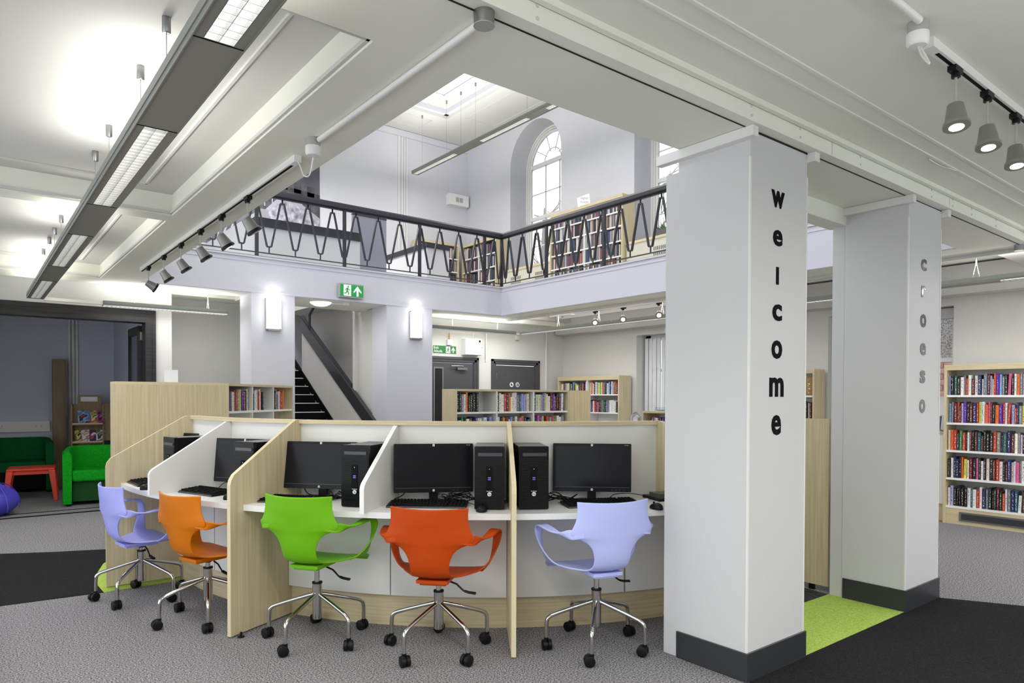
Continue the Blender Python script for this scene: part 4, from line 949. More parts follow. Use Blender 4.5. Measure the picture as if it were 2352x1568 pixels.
for k, x in enumerate((7.605, 7.74)):
    o = MB().lathe([(.043, 0), (.043, .003)], 20, None, Matrix.Rotation(pi/2, 4, 'X')).build('symbol_disc', LETW, lf); o.location = (x, YD-.0005, 1.59)
    mb = MB()
    if k: 
        for s in (-1, 1): mb.box(x+s*.014-.008, x+s*.014+.008, YD-.0055, YD-.0035, 1.562, 1.605); mb.lathe([(.007, 0), (.007, .002)], 8, None, Matrix.Translation((x+s*.014, YD-.0035, 1.615)) @ Matrix.Rotation(pi/2, 4, 'X'))
    else:
        mb.prism([(x-.02, 1.575), (x+.018, 1.572), (x+.02, 1.592), (x-.005, 1.598), (x-.012, 1.612), (x-.022, 1.605)], YD-.0055, YD-.0035, 'y'); mb.lathe([(.008, 0), (.008, .002)], 8, None, Matrix.Translation((x-.004, YD-.0035, 1.617)) @ Matrix.Rotation(pi/2, 4, 'X'))
    mb.build('symbol', INK, lf)

# ================================================================== stairs
st = thing('staircase', 'black carpeted staircase with white nosings climbing behind the piers', 'stairs', (0, 0, 0))
y0s = 8.98; rise, go = .1405, .2241; zc = 0
base = 1.058-.627*(10.52-0)   # string line z at x=4.6: z = .627*y + base
for k in range(20):
    z = rise*(k+1); y = (z-base)/.627
    if z > 1.84: break
    B(3.32, 4.585, y, y+go+.02, max(0, z-rise-.02), z-.012).build('step', DBLACK, st); B(3.32, 4.55, y-.012, y+.05, z-.012, z).build('nosing', PWHITE, st)
bp = st
B(3.32, 4.60, 11.75, 12.79, 1.68, 1.83).build('landing', DBLACK, st)
def slopez(y, c): return .627*y+base+c
def band(y0, y1, c0, c1, x0, x1, m, name):
    MB().prism([(y0, max(0.0, slopez(y0, c0))), (y1, slopez(y1, c0)), (y1, slopez(y1, c1)), (y0, slopez(y0, c1))], x0, x1, 'x').build(name, m, bp)
band(9.0, 12.3, -.10, .03, 4.585, 4.61, DBLACK, 'string')
band(9.0, 11.7, .03, .70, 4.60, 4.63, WALL, 'infill_panel')
band(8.9, 11.7, .70, .93, 4.585, 4.65, SKIRT, 'handrail_band')
band(9.76, 11.7, .93, .985, 4.60, 4.635, IRON, 'handrail')
MB().tube([(4.6, 11.35, 2.50), (4.6, 11.35, 2.76), (4.66, 11.05, 3.05)], .022, 8).build('upper_rail', IRON, st)
t = thing('ceiling_light', 'oval opal ceiling light over the foot of the stairs', 'lamp', (3.80, 8.99, ZS)); MB().lathe([(.02, -.055), (.08, -.045), (.13, -.02), (.145, 0)], 24).build('opal_dish', mat('opal_dish', (255, 252, 240), .5, emit=1.2), t, True)
t = thing('door_contact', 'small white cable clip under the soffit beside the oval light', 'fitting', (4.10, 8.83, ZS)); B(-.03, .03, -.03, .03, -.03, 0).build('clip', PWHITE, t); MB().cyl((-.02, 0, -.015), (-.22, .12, -.01), .010, 6).build('stub_conduit', PWHITE, t)

# ================================================================== bookcases and books
def make_book_mesh():
    mb = MB()   # unit book: x thickness, y depth (spine at y=0), z height; rounded spine
    sp = [(0, .06), (.12, .015), (.5, 0), (.88, .015), (1, .06), (1, 1), (.93, 1), (.93, .07), (.07, .07), (.07, 1), (0, 1)]
    n = len(sp); vs = [(p[0], p[1], 0) for p in sp]+[(p[0], p[1], 1) for p in sp]
    mb.add(vs, [(i, (i+1) % n, n+(i+1) % n, n+i) for i in range(n)], BOOK)
    for o in (0, n): mb.add([vs[o+i] for i in range(n)], [(0, 1, 8, 9, 10), (1, 2, 3, 7, 8), (3, 4, 5, 6, 7)], BOOK)
    mb.box(.07, .93, .07, .97, .015, .985, PAGES)
    o = mb.build('book'); me = o.data; bpy.data.objects.remove(o); return me
BOOKME = make_book_mesh()
PAL = [('black', (22, 22, 24), 9), ('dark blue', (34, 40, 90), 4), ('white', (226, 224, 222), 10), ('cream', (214, 208, 182), 6), ('red', (186, 58, 38), 4), ('grey', (120, 122, 126), 4), ('lilac', (160, 158, 206), 3),
       ('brown', (92, 46, 30), 3), ('light blue', (128, 162, 210), 3), ('purple', (82, 42, 150), 2), ('orange', (214, 112, 52), 2), ('pink', (206, 96, 140), 2), ('yellow', (204, 206, 84), 2), ('green', (60, 120, 60), 1), ('teal', (40, 92, 96), 2), ('maroon', (96, 26, 38), 3)]
POOL = [p for p in PAL for _ in range(p[2])]
def ordn(n): return f"{n}{'th' if 10 <= n % 100 <= 20 else {1: 'st', 2: 'nd', 3: 'rd'}.get(n % 10, 'th')}"
NB = [0]
def fill(T, x0, x1, z, yf, where, group, hmin=.19, hmax=.235, tmin=.016, tmax=.036, dmin=.13, dmax=.17, rnd=None, seq=None, lean_last=False, scale_all=1):
    rnd = rnd or random; x = x0; i = 0; R = T.to_euler(); last = None
    while True:
        t = rnd.uniform(tmin, tmax); 
        if x+t > x1: break
        nm, c, _ = rnd.choice(POOL)
        if seq and i < len(seq):
            nm = seq[i]; c = [p for p in PAL if p[0] == nm][0][1]
        h = rnd.uniform(hmin, hmax)
        if rnd.random() < .12: h *= .86
        d = rnd.uniform(dmin, dmax); i += 1
        o = bpy.data.objects.new('book', BOOKME); COL.objects.link(o)
        ln = 0
        if rnd.random() < .06: ln = radians(rnd.uniform(1, 3))
        o.matrix_world = T @ Matrix.Translation((x, yf+rnd.uniform(0, .018), z+.0005)) @ Matrix.Rotation(ln, 4, 'Y') @ Matrix.Diagonal((t, d, h, 1))
        c = [max(0, min(255, v+rnd.uniform(-12, 12))) for v in c]; o.color = rgb(c)
        o['label'] = f"{nm} book, {ordn(i)} from left {where}"; o['category'] = 'book'; o['group'] = group
        x += t+.0012+h*math.sin(ln); NB[0] += 1
def bookcase(label, loc, rz, W, D, Hh, bays, shelves, top_h=.05, wood_end=(True, True), side=.022, plinth=.1, white_div=True, back=True, vent=False, name='bookcase', header=0.0, bottom=True):
    t = thing(name, label, 'bookcase', loc, rz)
    B(0, W, 0, D, Hh-.025, Hh).build('top_board', WOODH, t)
    if header: B(side, W-side, .0, .02, Hh-.025-header, Hh-.025).build('header_rail', WOODH, t)
    for x0, wd in ((0, wood_end[0]), (W-side, wood_end[1])): B(x0, x0+side, 0, D, 0, Hh-.025).build('side_panel', WOOD if wd else WHITE, t)
    if back: B(side, W-side, D-.012, D, plinth, Hh-.025).build('back_panel', WHITE, t)
    B(side, W-side, .01, .03, 0, plinth).build('plinth', WOODH, t)
    n = bays; bw = (W-2*side)/n
    for k in range(1, n): B(side+bw*k-.010, side+bw*k+.010, .004, D-.012, plinth, Hh-.025).build('upright', WHITE, t)
    for z in shelves:
        for k in range(n): B(side+bw*k+(.01 if k else 0), side+bw*(k+1)-(.01 if k < n-1 else 0), .006, D-.012, z-.022, z).build('shelf', WEDGE, t)
    if vent:
        v = B(.16, W-.1, .002, .01, plinth*.22, plinth*.78).build('vent_frame', ALU, t); B(.18, W-.12, -.001, .002, plinth*.32, plinth*.68).build('vent_opening', SKIRT, v)
    T = Matrix.Translation(loc) @ Matrix.Rotation(rz, 4, 'Z')
    return t, T, bw
rr = random.Random(21)
# far right wall bookcase
zs = (1.405, 1.104, .803, .501, .194); SH = ['top', 'second', 'third', 'fourth', 'bottom']
t, T, bw = bookcase('tall ash bookcase full of novels at the far right, vent in its plinth', (8.44, 2.985, 0), -pi/2, 1.75, .30, 1.735, 1, zs, header=.035, plinth=.175, vent=True, side=.026)
for k, z in enumerate(zs):
    fill(T, .032, .80, z, .03, f'on the {SH[k]} shelf of the far right bookcase', f'books on the {SH[k]} shelf at far right', .19, .232, .015, .034, rnd=rr)
# tall bookcase behind the mid bookcase
zs2 = (1.422, 1.114, .81, .5, .19)
t, T, bw = bookcase('tall two-bay ash bookcase against the right wall, behind the low bookcases', (8.50, 9.37, 0), -pi/2, 1.51, .30, 1.735, 2, zs2, header=.045)
for k, z in enumerate(zs2[:2]):
    for j in range(2):
        fill(T, .03+bw*j+(.02 if j == 0 else .03), .02+bw*(j+1)-.015, z, .03, f'on the {"top" if k == 0 else "next"} shelf, {"left" if j == 0 else "right"} bay, tall two-bay bookcase', 'books in the tall two-bay bookcase', .185, .215, .022, .042, rnd=rr)
# bookcase seen between the columns
t, T, bw = bookcase('ash bookcase seen between the two columns', (8.50, 5.80, 0), -pi/2, 1.30, .27, 1.74, 2, (1.40, 1.10, .8, .5, .2), header=.03)
for k, z in enumerate((1.40, 1.10)):
    fill(T, .98 if k == 0 else .95, 1.15 if k == 0 else 1.26, z, .03, f'on the {"top" if k == 0 else "next"} shelf of the bookcase between the columns', 'books in the bookcase between the columns', .2, .23, .018, .03, rnd=rr)
o = bpy.data.objects.new('book', BOOKME); COL.objects.link(o); o.matrix_world = T @ Matrix.Translation((1.16, .03, 1.401)) @ Matrix.Diagonal((.105, .02, .235, 1)); o.color = rgb((150, 110, 52)); tag(o, 'golden brown book shown face out between the two columns', 'book')
# mid low bookcase, three bays
zs3 = (1.185, .90, .60, .30)
t, T, bw = bookcase('low three-bay bookcase of graphic novels in the centre, behind the carrels', (4.61, 6.90, 0), 0, 1.86, .30, 1.465, 3, zs3, plinth=.08)
BAY = ['left', 'middle', 'right']
seqs = [['black', 'black', 'grey', 'white', 'orange', 'black', 'black', 'black', 'black', 'grey', 'black'], ['black', 'white', 'white', 'red', 'dark blue', 'orange', 'white', 'white', 'white', 'grey', 'teal', 'lilac', 'lilac', 'cream'], None]
for j in range(3):
    x0 = .022+bw*j+(.012 if j else .004)
    fill(T, x0, x0+(bw*.62 if j == 0 else bw*.93), zs3[0], .02, f'on the top shelf of the central bookcase, {BAY[j]} bay', 'graphic novels in the central bookcase', .215, .245, .026, .046, .16, .2, rnd=rr, seq=seqs[j])
    fill(T, x0, x0+bw*.95, zs3[1], .02, f'on the second shelf of the central bookcase, {BAY[j]} bay', 'graphic novels in the central bookcase', .20, .225, .028, .05, .16, .2, rnd=rr)
t, T, bw = bookcase('plain ash end of the double-sided bookcase right of the central bookcase', (6.475, 7.90, 0), -pi/2, 1.0, .41, 1.462, 1, (1.1, .8, .5), plinth=.08)
# left angled bookcase and the ash unit in front of it
t, T, bw = bookcase('low angled bookcase left of the stairs, three bays', (2.085, 7.265, 0), radians(46), 1.60, .30, 1.50, 3, (1.215, .9, .6, .3), plinth=.08)
seqL = [['grey', 'white', 'grey', 'red', 'red', 'grey', 'grey', 'yellow'], ['black', 'black', 'black', 'white', 'cream', 'white', 'red', 'white', 'red'], ['black', 'grey', 'black', 'black', 'cream', 'grey', 'white', 'red', 'lilac', 'red', 'orange']]
for j in range(3):
    x0 = .022+bw*j+(.012 if j else .004)
    fill(T, x0+(.08 if j == 0 else 0), x0+bw*(.96, .66, .62)[j], 1.215, .02, f'in the {BAY[j]} bay of the angled bookcase', 'books in the angled bookcase by the stairs', .20, .235, .018, .036, .15, .19, rnd=rr, seq=seqL[j])
t = thing('end_panel', 'tall plain ash panel unit behind the far left carrels', 'panel', (1.07, 7.2, 0)); MB().prism([(0, 0), (1.005, 0), (.79, .25), (0, .25)], .02, 1.478, 'z').build('panel', WOOD, t); MB().prism([(0, 0), (1.005, 0), (.79, .25), (0, .25)], 1.478, 1.503, 'z').build('top_board', WOODE, t)
t = thing('card_sign', 'small white folded card standing on the ash panel unit', 'sign', (1.57, 7.32, 1.503), radians(-12)); MB().prism([(-.03, 0), (-.027, 0), (0, .115), (.027, 0), (.03, 0), (.002, .122), (-.002, .122)], -.06, .06, 'x').build('card', PAPER, t)
# low bookcase right, with leaflet holders
t, T, bw = bookcase('low bookcase end showing beside the welcome column', (7.0, 6.06, 0), -pi/2, 1.0, .34, 1.19, 1, (.90, .6, .3), plinth=.08)
fill(T, .10, .45, .90, .03, 'on the low bookcase beside the welcome column', 'books in the low bookcase beside the welcome column', .19, .215, .02, .04, rnd=rr)
for k, (x, y, z, lab) in enumerate(((7.2, 5.86, 1.19, 'clear leaflet holder lying on the low bookcase beside the column'), (6.66, 6.42, .0, ''))):
    if lab:
        t = thing('leaflet_holder', lab, 'holder', (x, y, z)); B(-.06, .06, -.1, .1, 0, .008).build('tray', ACRY, t); B(-.06, -.055, -.1, .1, .008, .05).build('lip', ACRY, t); B(-.05, .05, -.09, .09, .009, .018).build('leaflet', PAPER, t)
t = thing('display_stand', 'plain ash stand behind the carrel rail, under the clear curved holder', 'stand', (6.17, 5.44, 0)); B(-.25, .25, -.2, .2, 1.02, 1.045).build('top', WOODH, t); B(-.24, .24, -.19, .19, 0, 1.02).build('body', WOOD, t)
t = thing('leaflet_holder', 'clear curved holder standing beyond the carrel rail near the column', 'holder', (6.15, 5.42, 1.045)); MB().tube([(-.08, 0, 0), (-.07, 0, .10), (0, 0, .14), (.07, 0, .10), (.08, 0, 0)], .02, 8).build('holder', ACRY, t, True); B(-.05, .05, .02, .03, 0, .09).build('leaflet', PAPER, t)
# ash screen between the columns
t = thing('desk_screen', 'plain ash desk screen standing between the two columns', 'panel', (4.745, 2.40, 0)); B(0, .03, 0, 1.3, .04, 1.222).build('panel', WOOD, t); B(.03, .6, .0, 1.3, .70, .735).build('desktop', WEDGE, t); B(.0, .02, .1, .14, 0, .04).build('foot', BLACK, t); B(.0, .02, 1.1, 1.14, 0, .04).build('foot', BLACK, t); B(.03, .6, 1.26, 1.3, 0, .70).build('side_panel', WOOD, t)
# white radiator casing by the right wall bookcase
t = thing('radiator_casing', 'white radiator casing just left of the far right bookcase', 'radiator', (8.55, 3.0, 0)); B(0, .28, 0, 1.4, .19, .98).build('casing', PWHITE, t); B(-.02, .3, -.0, 1.4, .98, 1.0).build('top_board', WOODH, t); B(.02, .28, 0, 1.4, 0, .19).build('plinth', WOODH, t)
t = thing('leaflet_stand', 'small leaflet stand on the radiator casing beside the second column', 'holder', (8.62, 3.06, 1.0)); MB().prism([(0, 0), (.12, 0), (.02, .18)], 0, .2, 'y').build('stand', ACRY, t); B(-.002, .0, .02, .18, .02, .17, None, Matrix.Rotation(radians(12), 4, 'Y')).build('leaflet', print_mat('leaflet_print', [(230, 226, 220), (196, 120, 90), (70, 90, 120)], 12), t)

# exterior brick wall seen through the frosted window
br = thing('garden_wall', 'red brick wall outside the window behind the second column', 'wall', (10.4, 2.0, 0)); br['kind'] = 'structure'
B(0.01, .2, 0, 3.2, -.1, 2.42).build('mortar', MORT, br)
b0 = B(0, .1, 0, .215, 0, .065).build('brick', BRICKA, br); b0.location = (-.005, .9, 1.40)
for r in range(13):
    for k in range(6):
        if r == 0 and k == 0: continue
        c = b0.copy(); COL.objects.link(c); c.parent = br; c.location = (-.005+random.uniform(-.004, .003), .9+k*.227-(r % 2)*.113, 1.40+r*.077)
B(-.05, .25, 0, 3.2, 2.42, 2.48).build('coping', mat('stone', (170, 168, 160), .8), br)
# trees outside the hall windows
def tree(x, y, label, seed):
    rnd = random.Random(seed); t = thing('tree', label, 'tree', (x, y, 0)); mb = MB(); mb.tube(crom([(0, 0, 0), (.05, .05, 2.5), (-.05, .1, 5), (.05, .05, 7.4)], 5), .13, 8, None, .05); mb.build('trunk', BARK, t, True)
    for k in range(16):
        z = rnd.uniform(3.6, 7); a = rnd.uniform(0, 2*pi); L_ = rnd.uniform(.6, 1.5); p = [(0, 0, z)]
        for j in range(1, 5): p.append((cos(a)*L_*j/4+rnd.uniform(-.1, .1), sin(a)*L_*j/4+rnd.uniform(-.1, .1), z+.25*j+rnd.uniform(-.1, .1)))
        mb = MB(); mb.tube(crom(p, 3), .03, 5, None, .008)
        for q in range(3): b = p[q+1]; mb.tube([b, (b[0]+rnd.uniform(-.35, .35), b[1]+rnd.uniform(-.35, .35), b[2]+rnd.uniform(.1, .5))], .01, 4, None, .004)
        mb.build('branch', BARK, t)
tree(14.5, 16.6, 'bare tree outside the first arched window', 2); tree(14.5, 12.1, 'bare tree outside the second arched window', 5)

# ================================================================== upper hall furniture
COLS8 = [mat('spine_%d' % i, c, .6) for i, c in enumerate([(40, 44, 60), (180, 178, 180), (120, 60, 58), (90, 92, 110), (200, 196, 186), (60, 70, 110), (150, 120, 96), (30, 30, 34)])]
HB = MB(); rh = random.Random(9)
def hall_case(label, loc, rz, W, D, Hh, bays, shelves):
    t, T, bw = bookcase(label, loc, rz, W, D, Hh, bays, shelves, plinth=.1, side=.03, header=.03)
    for z in shelves:
        for j in range(bays):
            x = .05+bw*j; x1 = .02+bw*(j+1)-.02
            while True:
                w_ = rh.uniform(.018, .04)
                if x+w_ > x1: break
                HB.box(x, x+w_*.96, .03, .16, z+.001, z+rh.uniform(.19, .245), rh.choice(COLS8), T); x += w_
hall_case('tall pale bookcase on the gallery against the window wall', (8.50, 9.60, ZF), -pi/2, 1.80, .30, 1.635, 2, (.12, .37, .62, .87, 1.12, 1.36))
hall_case('pale bookcase in the far corner of the gallery, facing the well', (8.50, 12.50, ZF), -pi/2, 1.24, .30, 1.56, 2, (.12, .40, .68, .96, 1.24))
hall_case('pale bookcase against the back wall of the gallery', (7.38, 12.42, ZF), 0, 1.0, .30, 1.56, 1, (.12, .40, .68, .96, 1.24))
o = HB.build('gallery_books'); tag(o, 'rows of books filling the gallery bookcases behind the balustrade', 'books'); o['kind'] = 'stuff'
t = thing('card_sign', 'white shelf card on top of the gallery bookcase', 'sign', (8.52, 8.72, ZF+1.635), radians(-78)); 
B(-.13, .13, -.002, .002, 0, .17, None, Matrix.Rotation(radians(-8), 4, 'Y')).build('card', PAPER, t)
text_mesh('Higher', .062, 'lettering', mat('ink_grey', (150, 150, 158), .6), t, (.01, -.003, .12), (pi/2, radians(8), 0), .0005); text_mesh('Fiction', .062, 'lettering', MATS['ink_grey'], t, (.005, -.003, .055), (pi/2, radians(8), 0), .0005)
CASG = mat('cream_casing', (212, 208, 194), .5)
def casing(y0, y1, label):
    t = thing('radiator_casing', label, 'radiator', (8.58, y0, ZF+.002)); L_ = y1-y0
    B(0, .26, 0, L_, 0, .78).build('casing', CASG, t); B(-.02, .26, 0, L_, .78, .82).build('top_board', WOODE, t)
    mb = MB(); y = .15
    while y < L_-.4:
        for k in range(9):
            for z in (.52, .60): mb.box(-.002, .0, y+k*.036, y+k*.036+.016, z, z+.06)
        y += .75
    mb.build('grille_slot', SKIRT, t)
casing(9.65, 11.2, 'cream radiator casing below the first arched window of the gallery'); casing(6.0, 7.78, 'cream radiator casing right of the gallery bookcase'); casing(3.0, 5.9, 'cream radiator casing near the column end of the gallery')
t = thing('plant_tray', 'small potted plants on the gallery radiator casing', 'plant', (8.72, 7.05, ZF+.82)); B(-.08, .08, -.2, .2, 0, .12).build('trough', SKIRT, t)
mb = MB(); rnd = random.Random(4)
for k in range(60):
    a = rnd.uniform(0, 6.28); y = rnd.uniform(-.18, .18); h_ = rnd.uniform(.05, .14); mb.add([(0, y-.015, .12), (0, y+.015, .12), (cos(a)*.07, y+sin(a)*.07, .12+h_)], [(0, 1, 2)])
o = mb.build('leaves', mat('leaf_green', (90, 130, 70), .6), t); o['kind'] = 'stuff'
# speaker box, conduits
t = thing('vent_box', 'white grille box mounted high in the corner of the upper hall', 'vent', (8.30, 12.80, 5.58)); B(0, .5, -.14, 0, 0, .24).build('body', PWHITE, t); B(.16, .24, -.143, -.14, .07, .17).build('grille', GREYL, t); B(.26, .34, -.143, -.14, .07, .17).build('grille', GREYL, t)
for k, x in enumerate((7.11, 7.19, 7.25, 7.30)):
    tag(MB().cyl((x, 12.78, 3.1), (x, 12.78, 6.80), .012, 6).build('conduit', PWHITE, None, True), ['leftmost', 'second', 'third', 'rightmost'][k]+' of four thin conduits up the back wall of the upper hall', 'conduit', 'conduits on the hall back wall')
# mural: flat enlarged black and white photograph
mu = thing('mural', 'large black and white street photograph on the back wall upstairs', 'picture', (1.5, 12.797, 3.15))
gm = noisy(mat('print_sky', (78, 76, 86), .5), (62, 60, 70), (96, 94, 104), ns=1.2); gd = noisy(mat('print_dark', (48, 46, 54), .5), (36, 34, 42), (84, 82, 92), ns=7); gl = noisy(mat('print_light', (150, 148, 160), .5), (96, 94, 106), (176, 174, 186), ns=9, detail=6); gx = mat('print_white', (150, 150, 160), .5)
B(0, 3.89, -.006, 0, 0, 3.7).build('print', gm, mu)
mb = MB(); x = 0
while x < 3.85: mb.box(x, x+.14, -.010, -.006, 2.0+.12*(3.89-x), 2.2+.12*(3.89-x)); x += .26
mb.prism([(0, 1.6), (3.89, 1.5), (3.89, 2.1), (2.7, 2.2), (0, 2.55)], -.010, -.006, 'y'); mb.build('printed_roofs', gd, mu)
mb = MB(); mb.prism([(2.6, .9), (2.6, 1.35), (3.1, 1.9), (3.3, 1.95), (3.89, 1.6), (3.89, .9)], -.013, -.010, 'y'); mb.prism([(0, .0), (1.8, .0), (1.8, 1.4), (.9, 1.8), (0, 1.5)], -.013, -.010, 'y'); mb.build('printed_house', gl, mu)
mb = MB()
for k in range(24): mb.prism([(.3+k*.14, 1.72), (.32+k*.14, 1.72), (.32+k*.14, 1.92), (.3+k*.14, 1.93)], -.014, -.012, 'y')
for k in range(9): mb.prism([(1.85+k*.09, .7), (1.88+k*.09, .7), (2.1+k*.09, 1.3), (2.07+k*.09, 1.3)], -.014, -.012, 'y')
for k in range(22): mb.prism([(.2+k*.09, .55), (.23+k*.09, .55), (.27+k*.09, .75), (.22+k*.09, .75)], -.016, -.013, 'y')
mb.build('printed_railings', gx, mu)
mb = MB(); mb.prism([(2.55, .9), (3.89, .9), (3.89, .84), (2.55, .8)], -.015, -.012, 'y'); mb.prism([(2.5, 1.3), (3.12, 1.95), (3.3, 2.0), (3.89, 1.65), (3.89, 1.6), (3.3, 1.9), (3.14, 1.87), (2.56, 1.25)], -.016, -.013, 'y')
mb.tube([(.1, -.012, 1.05), (1.9, -.012, 1.0)], .03, 5); mb.tube([(.1, -.012, .9), (1.9, -.012, .86)], .03, 5); mb.build('printed_highlights', gx, mu)
# stairwell parapets
t = thing('stair_parapet', 'white stairwell parapet with dark handrail, behind the balustrade on the left', 'parapet', (3.10, 9.50, ZF)); B(0, 1.53, 0, .1, 0, .58).build('panel', WALLU, t); B(-.02, 1.53, -.03, .13, .58, .70).build('handrail', IRON, t)
t = thing('stair_parapet', 'white parapet with sloping dark rail right of the glass screen upstairs', 'parapet', (5.86, 9.6, ZF)); B(0, .1, 0, 2.5, 0, .68).build('panel', WALLU, t); B(-.03, .13, -.03, 2.5, .68, .76).build('handrail', IRON, t); B(.1, .42, 0, .08, 0, .68).build('panel', WALLU, t); B(.13, .42, -.03, .1, .68, .76).build('handrail', IRON, t)
t = thing('glass_screen', 'grey tinted glass screen at the head of the stairs upstairs', 'screen', (4.65, 9.8, ZF)); B(0, .58, 0, .03, 0, 1.05).build('pane', mat('screen_tint', (150, 150, 166), .2), t); B(0, .58, -.01, .04, 1.05, 1.07).build('edge_trim', IRON, t)

# ================================================================== children's room
def loop_wall(pts, thick, ztop, zbot, n=6):
    P = crom([(x, y, z) for x, y, z in pts], n); vs = []; fs = []
    for i, p in enumerate(P):
        t_ = (P[min(i+1, len(P)-1)]-P[max(i-1, 0)]); nr = Vector((-t_.y, t_.x, 0)).normalized()*thick/2
        top = p.z
        vs += [(p.x+nr.x, p.y+nr.y, zbot), (p.x+nr.x*1.1, p.y+nr.y*1.1, top-.03), (p.x+nr.x*.6, p.y+nr.y*.6, top), (p.x-nr.x*.6, p.y-nr.y*.6, top), (p.x-nr.x*1.1, p.y-nr.y*1.1, top-.03), (p.x-nr.x, p.y-nr.y, zbot)]
    m_ = 6
    for i in range(len(P)-1):
        for k in range(m_): a = i*m_; fs.append((a+k, a+(k+1) % m_, a+m_+(k+1) % m_, a+m_+k))
    fs.append(tuple(range(m_))); fs.append(tuple((len(P)-1)*m_+k for k in range(m_)))
    return MB().add(vs, fs)
def tub(label, loc, rz, W, D, zt, mt, name='armchair', cat='armchair', flare=.05):
    t = thing(name, label, cat, loc, rz)   # faces local -y, origin at the front centre
    hw = W/2-.05
    loop_wall([(-hw-.01, .02, zt-.06), (-hw-.02, D*.35, zt-.03), (-hw+.02, D*.75, zt), (-hw*.55, D-.06, zt), (0, D-.05, zt), (hw*.55, D-.06, zt), (hw-.02, D*.75, zt), (hw+.02, D*.35, zt-.03), (hw+.01, .02, zt-.06)], .09, zt, .03).build('tub_back', mt, t, True)
    o = B(-hw+.03, hw-.03, .04, D-.1, .30, .44).build('seat_cushion', mt, t); md = o.modifiers.new('r', 'BEVEL'); md.width = .03; md.segments = 3
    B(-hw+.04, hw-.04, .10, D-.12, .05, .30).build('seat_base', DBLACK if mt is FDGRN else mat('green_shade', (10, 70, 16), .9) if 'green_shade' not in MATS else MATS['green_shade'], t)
    for sx in (-1, 1):
        for y in (.06, D-.1): MB().lathe([(.02, 0), (.022, .035)], 10, None, Matrix.Translation((sx*(hw-.0), y, 0))).build('foot', BLACK, t)
    return t
tub('bright green tub armchair at the edge of the doorway, beside the carrels', (1.27, 9.98, 0), radians(-8), .68, .62, .72, FGRN)
tub('dark green two-seat tub sofa in the side room', (.25, 11.75, 0), radians(0), 1.45, .66, .76, FDGRN, 'sofa', 'sofa')
# orange-red children's table
t = thing('childs_table', "orange-red plastic child's table in the side room", 'table', (.68, 11.05, 0), radians(-6))
o = B(-.26, .26, -.24, .24, .395, .43).build('top', TRED, t); md = o.modifiers.new('r', 'BEVEL'); md.width = .014; md.segments = 3
B(-.235, .235, -.215, .215, .35, .395).build('apron', TRED, t)
for sx in (-1, 1):
    for sy in (-1, 1):
        mb = MB(); vs = []
        for z, ox, s_ in ((0, .27, .024), (.40, .225, .038)):
            for a, b in ((-1, -1), (1, -1), (1, 1), (-1, 1)): vs.append((sx*ox+a*s_, sy*(ox-.02)+b*s_, z))
        mb.add(vs, [(0, 1, 2, 3), (4, 5, 6, 7), (0, 1, 5, 4), (1, 2, 6, 5), (2, 3, 7, 6), (3, 0, 4, 7)]); o = mb.build('leg', TRED, t); md = o.modifiers.new('r', 'BEVEL'); md.width = .008; md.segments = 2
# bean bag
t = thing('bean_bag', 'shiny blue-violet bean bag at the left edge by the doorway', 'bean bag', (.20, 9.80, 0)); vs = []; fs = []; n = 28; rows = 12; rnd = random.Random(3)
for j in range(rows+1):
    v = j/rows; rad = .33*(sin(pi*min(1, (v*.96+.04)))**.42)*(1-.30*v); z = .37*v**.85
    for k in range(n):
        a = 2*pi*k/n; q = 1+.035*sin(a*5+v*3)*v+.03*sin(a*9-v*5)*v; vs.append((rad*q*cos(a), rad*q*sin(a)*.95, z*(1+.03*sin(a*3))))
for j in range(rows):
    for k in range(n): fs.append((j*n+k, j*n+(k+1) % n, (j+1)*n+(k+1) % n, (j+1)*n+k))
fs += [tuple(range(n))[::-1], tuple(rows*n+k for k in range(n))]
MB().add(vs, fs).build('bag', BEAN, t, True)
mb = MB()
for k in range(4):
    a = k*1.571+.5; mb.tube(crom([((.33*(1-.02*0)+.0)*cos(a)*s_, .33*sin(a)*s_*.95, z) for s_, z in ((1.0, .06), (1.02, .14), (.88, .25), (.6, .34), (.2, .375))], 4), .005, 5)
mb.build('seam', BEAN, t)
# post, leaflet rack, sockets
t = thing('timber_post', 'square ash-clad post against the back wall of the side room', 'post', (1.03, 12.38, 0)); B(0, .15, 0, .15, 0, 1.92).build('cladding', DWOOD, t); B(.15, .17, .02, .15, 0, 1.92).build('edge_strip', DWOOD, t)
for k, x in enumerate((.86, .38)):
    t = thing('socket', ['white double socket on the trunking beside the post', 'white double socket at the left edge of the trunking'][k], 'socket', (x, 12.55, .865)); B(-.075, .075, -.012, 0, 0, .085).build('plate', PWHITE, t)
    mb = MB()
    for s in (-1, 1): mb.box(s*.037-.003, s*.037+.003, -.014, -.012, .045, .06); mb.box(s*.037-.016, s*.037-.009, -.014, -.012, .025, .03); mb.box(s*.037+.009, s*.037+.016, -.014, -.012, .025, .03)
    mb.build('pin_hole', INK, t)
lr = thing('leaflet_rack', 'brown timber leaflet rack holding picture books, behind the armchair', 'rack', (1.20, 11.85, 0), radians(-4))
def slope_side(x0, x1, name, mt): return MB().prism([(0, 0), (.42, 0), (.30, 1.25), (.12, 1.25)], x0, x1, 'x').build(name, mt, lr)
slope_side(0, .02, 'side_panel', DWOOD); slope_side(.40, .42, 'side_panel', DWOOD)
MB().prism([(.22, .1), (.24, .1), (.24, 1.25), (.20, 1.25)], .02, .40, 'x').build('back_panel', DWOOD, lr)
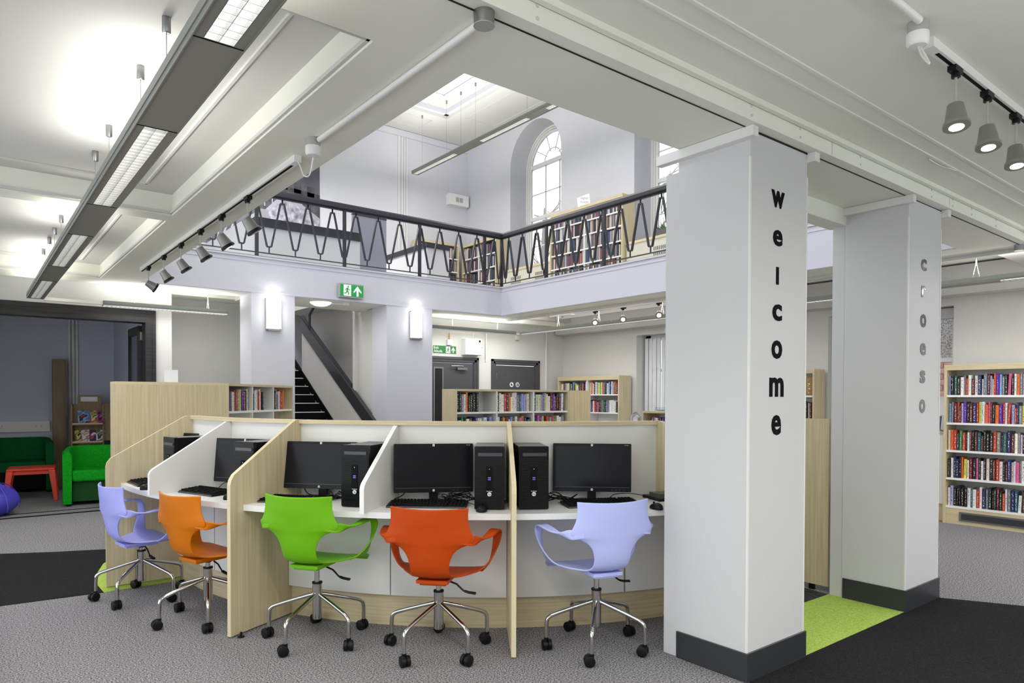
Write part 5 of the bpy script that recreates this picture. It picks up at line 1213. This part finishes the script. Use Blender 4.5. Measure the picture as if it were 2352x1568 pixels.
for z, y in ((.95, .03), (.68, .05), (.41, .03)):
    B(.02, .40, y, .24, z-.015, z).build('shelf', DWOOD, lr); B(.02, .40, y, y+.012, z, z+.018).build('shelf_lip', WOODE, lr)
B(.09, .39, .20, .22, 1.25, 1.38).build('header', DWOOD, lr); hd = B(.13, .345, .195, .2, 1.285, 1.355).build('header_card', PAPER, lr)
for k in range(9): z = .78+k*.052; MB().prism([(.05, z), (.40, z), (.40, z+.006), (.05, z+.006)], .42, .432, 'x').build('ridge', WOODE, lr)
MB().prism([(.10, .7), (.33, .7), (.30, 1.25), (.14, 1.25)], .42, .58, 'x').build('side_display', DWOOD, lr)
covers = [('blue picture book with white lettering, top shelf of the leaflet rack', .09, .95, .155, .21, [(86, 128, 190), (150, 180, 220), (40, 40, 46), (190, 60, 50)]), ('green and red picture book in the middle of the rack top shelf', .24, .95, .10, .21, [(150, 170, 70), (190, 80, 40), (230, 220, 190), (60, 110, 50)]), ('purple and pink picture book at the right of the rack top shelf', .33, .95, .09, .205, [(60, 36, 110), (196, 60, 120), (30, 26, 60), (220, 90, 140)]),
          ('yellow picture book at the left of the rack second shelf', .05, .68, .08, .20, [(186, 178, 60), (60, 60, 40), (214, 204, 90), (30, 30, 30)]), ('white picture book on the rack second shelf', .125, .68, .11, .20, [(222, 206, 196), (180, 120, 100), (236, 230, 226), (200, 160, 150)]), ('navy picture book on the rack second shelf', .225, .68, .095, .185, [(24, 28, 86), (30, 34, 100), (200, 60, 60), (220, 220, 230)]), ('green and white picture book at the right of the rack second shelf', .32, .68, .08, .19, [(60, 130, 80), (220, 220, 214), (40, 40, 40), (120, 160, 120)])]
TL = Matrix.Translation((1.20, 11.85, 0)) @ Matrix.Rotation(radians(-4), 4, 'Z')
for i, (lab, x, z, w_, h_, cols) in enumerate(covers):
    o = B(0, w_, 0, .008, 0, h_).build('picture_book', print_mat('cover_%d' % i, cols, 9)); o.matrix_world = TL @ Matrix.Translation((x, .065, z)) @ Matrix.Rotation(radians(-20), 4, 'X'); tag(o, lab, 'book', 'picture books in the leaflet rack')
print('books', NB[0], 'objects', len(bpy.data.objects))
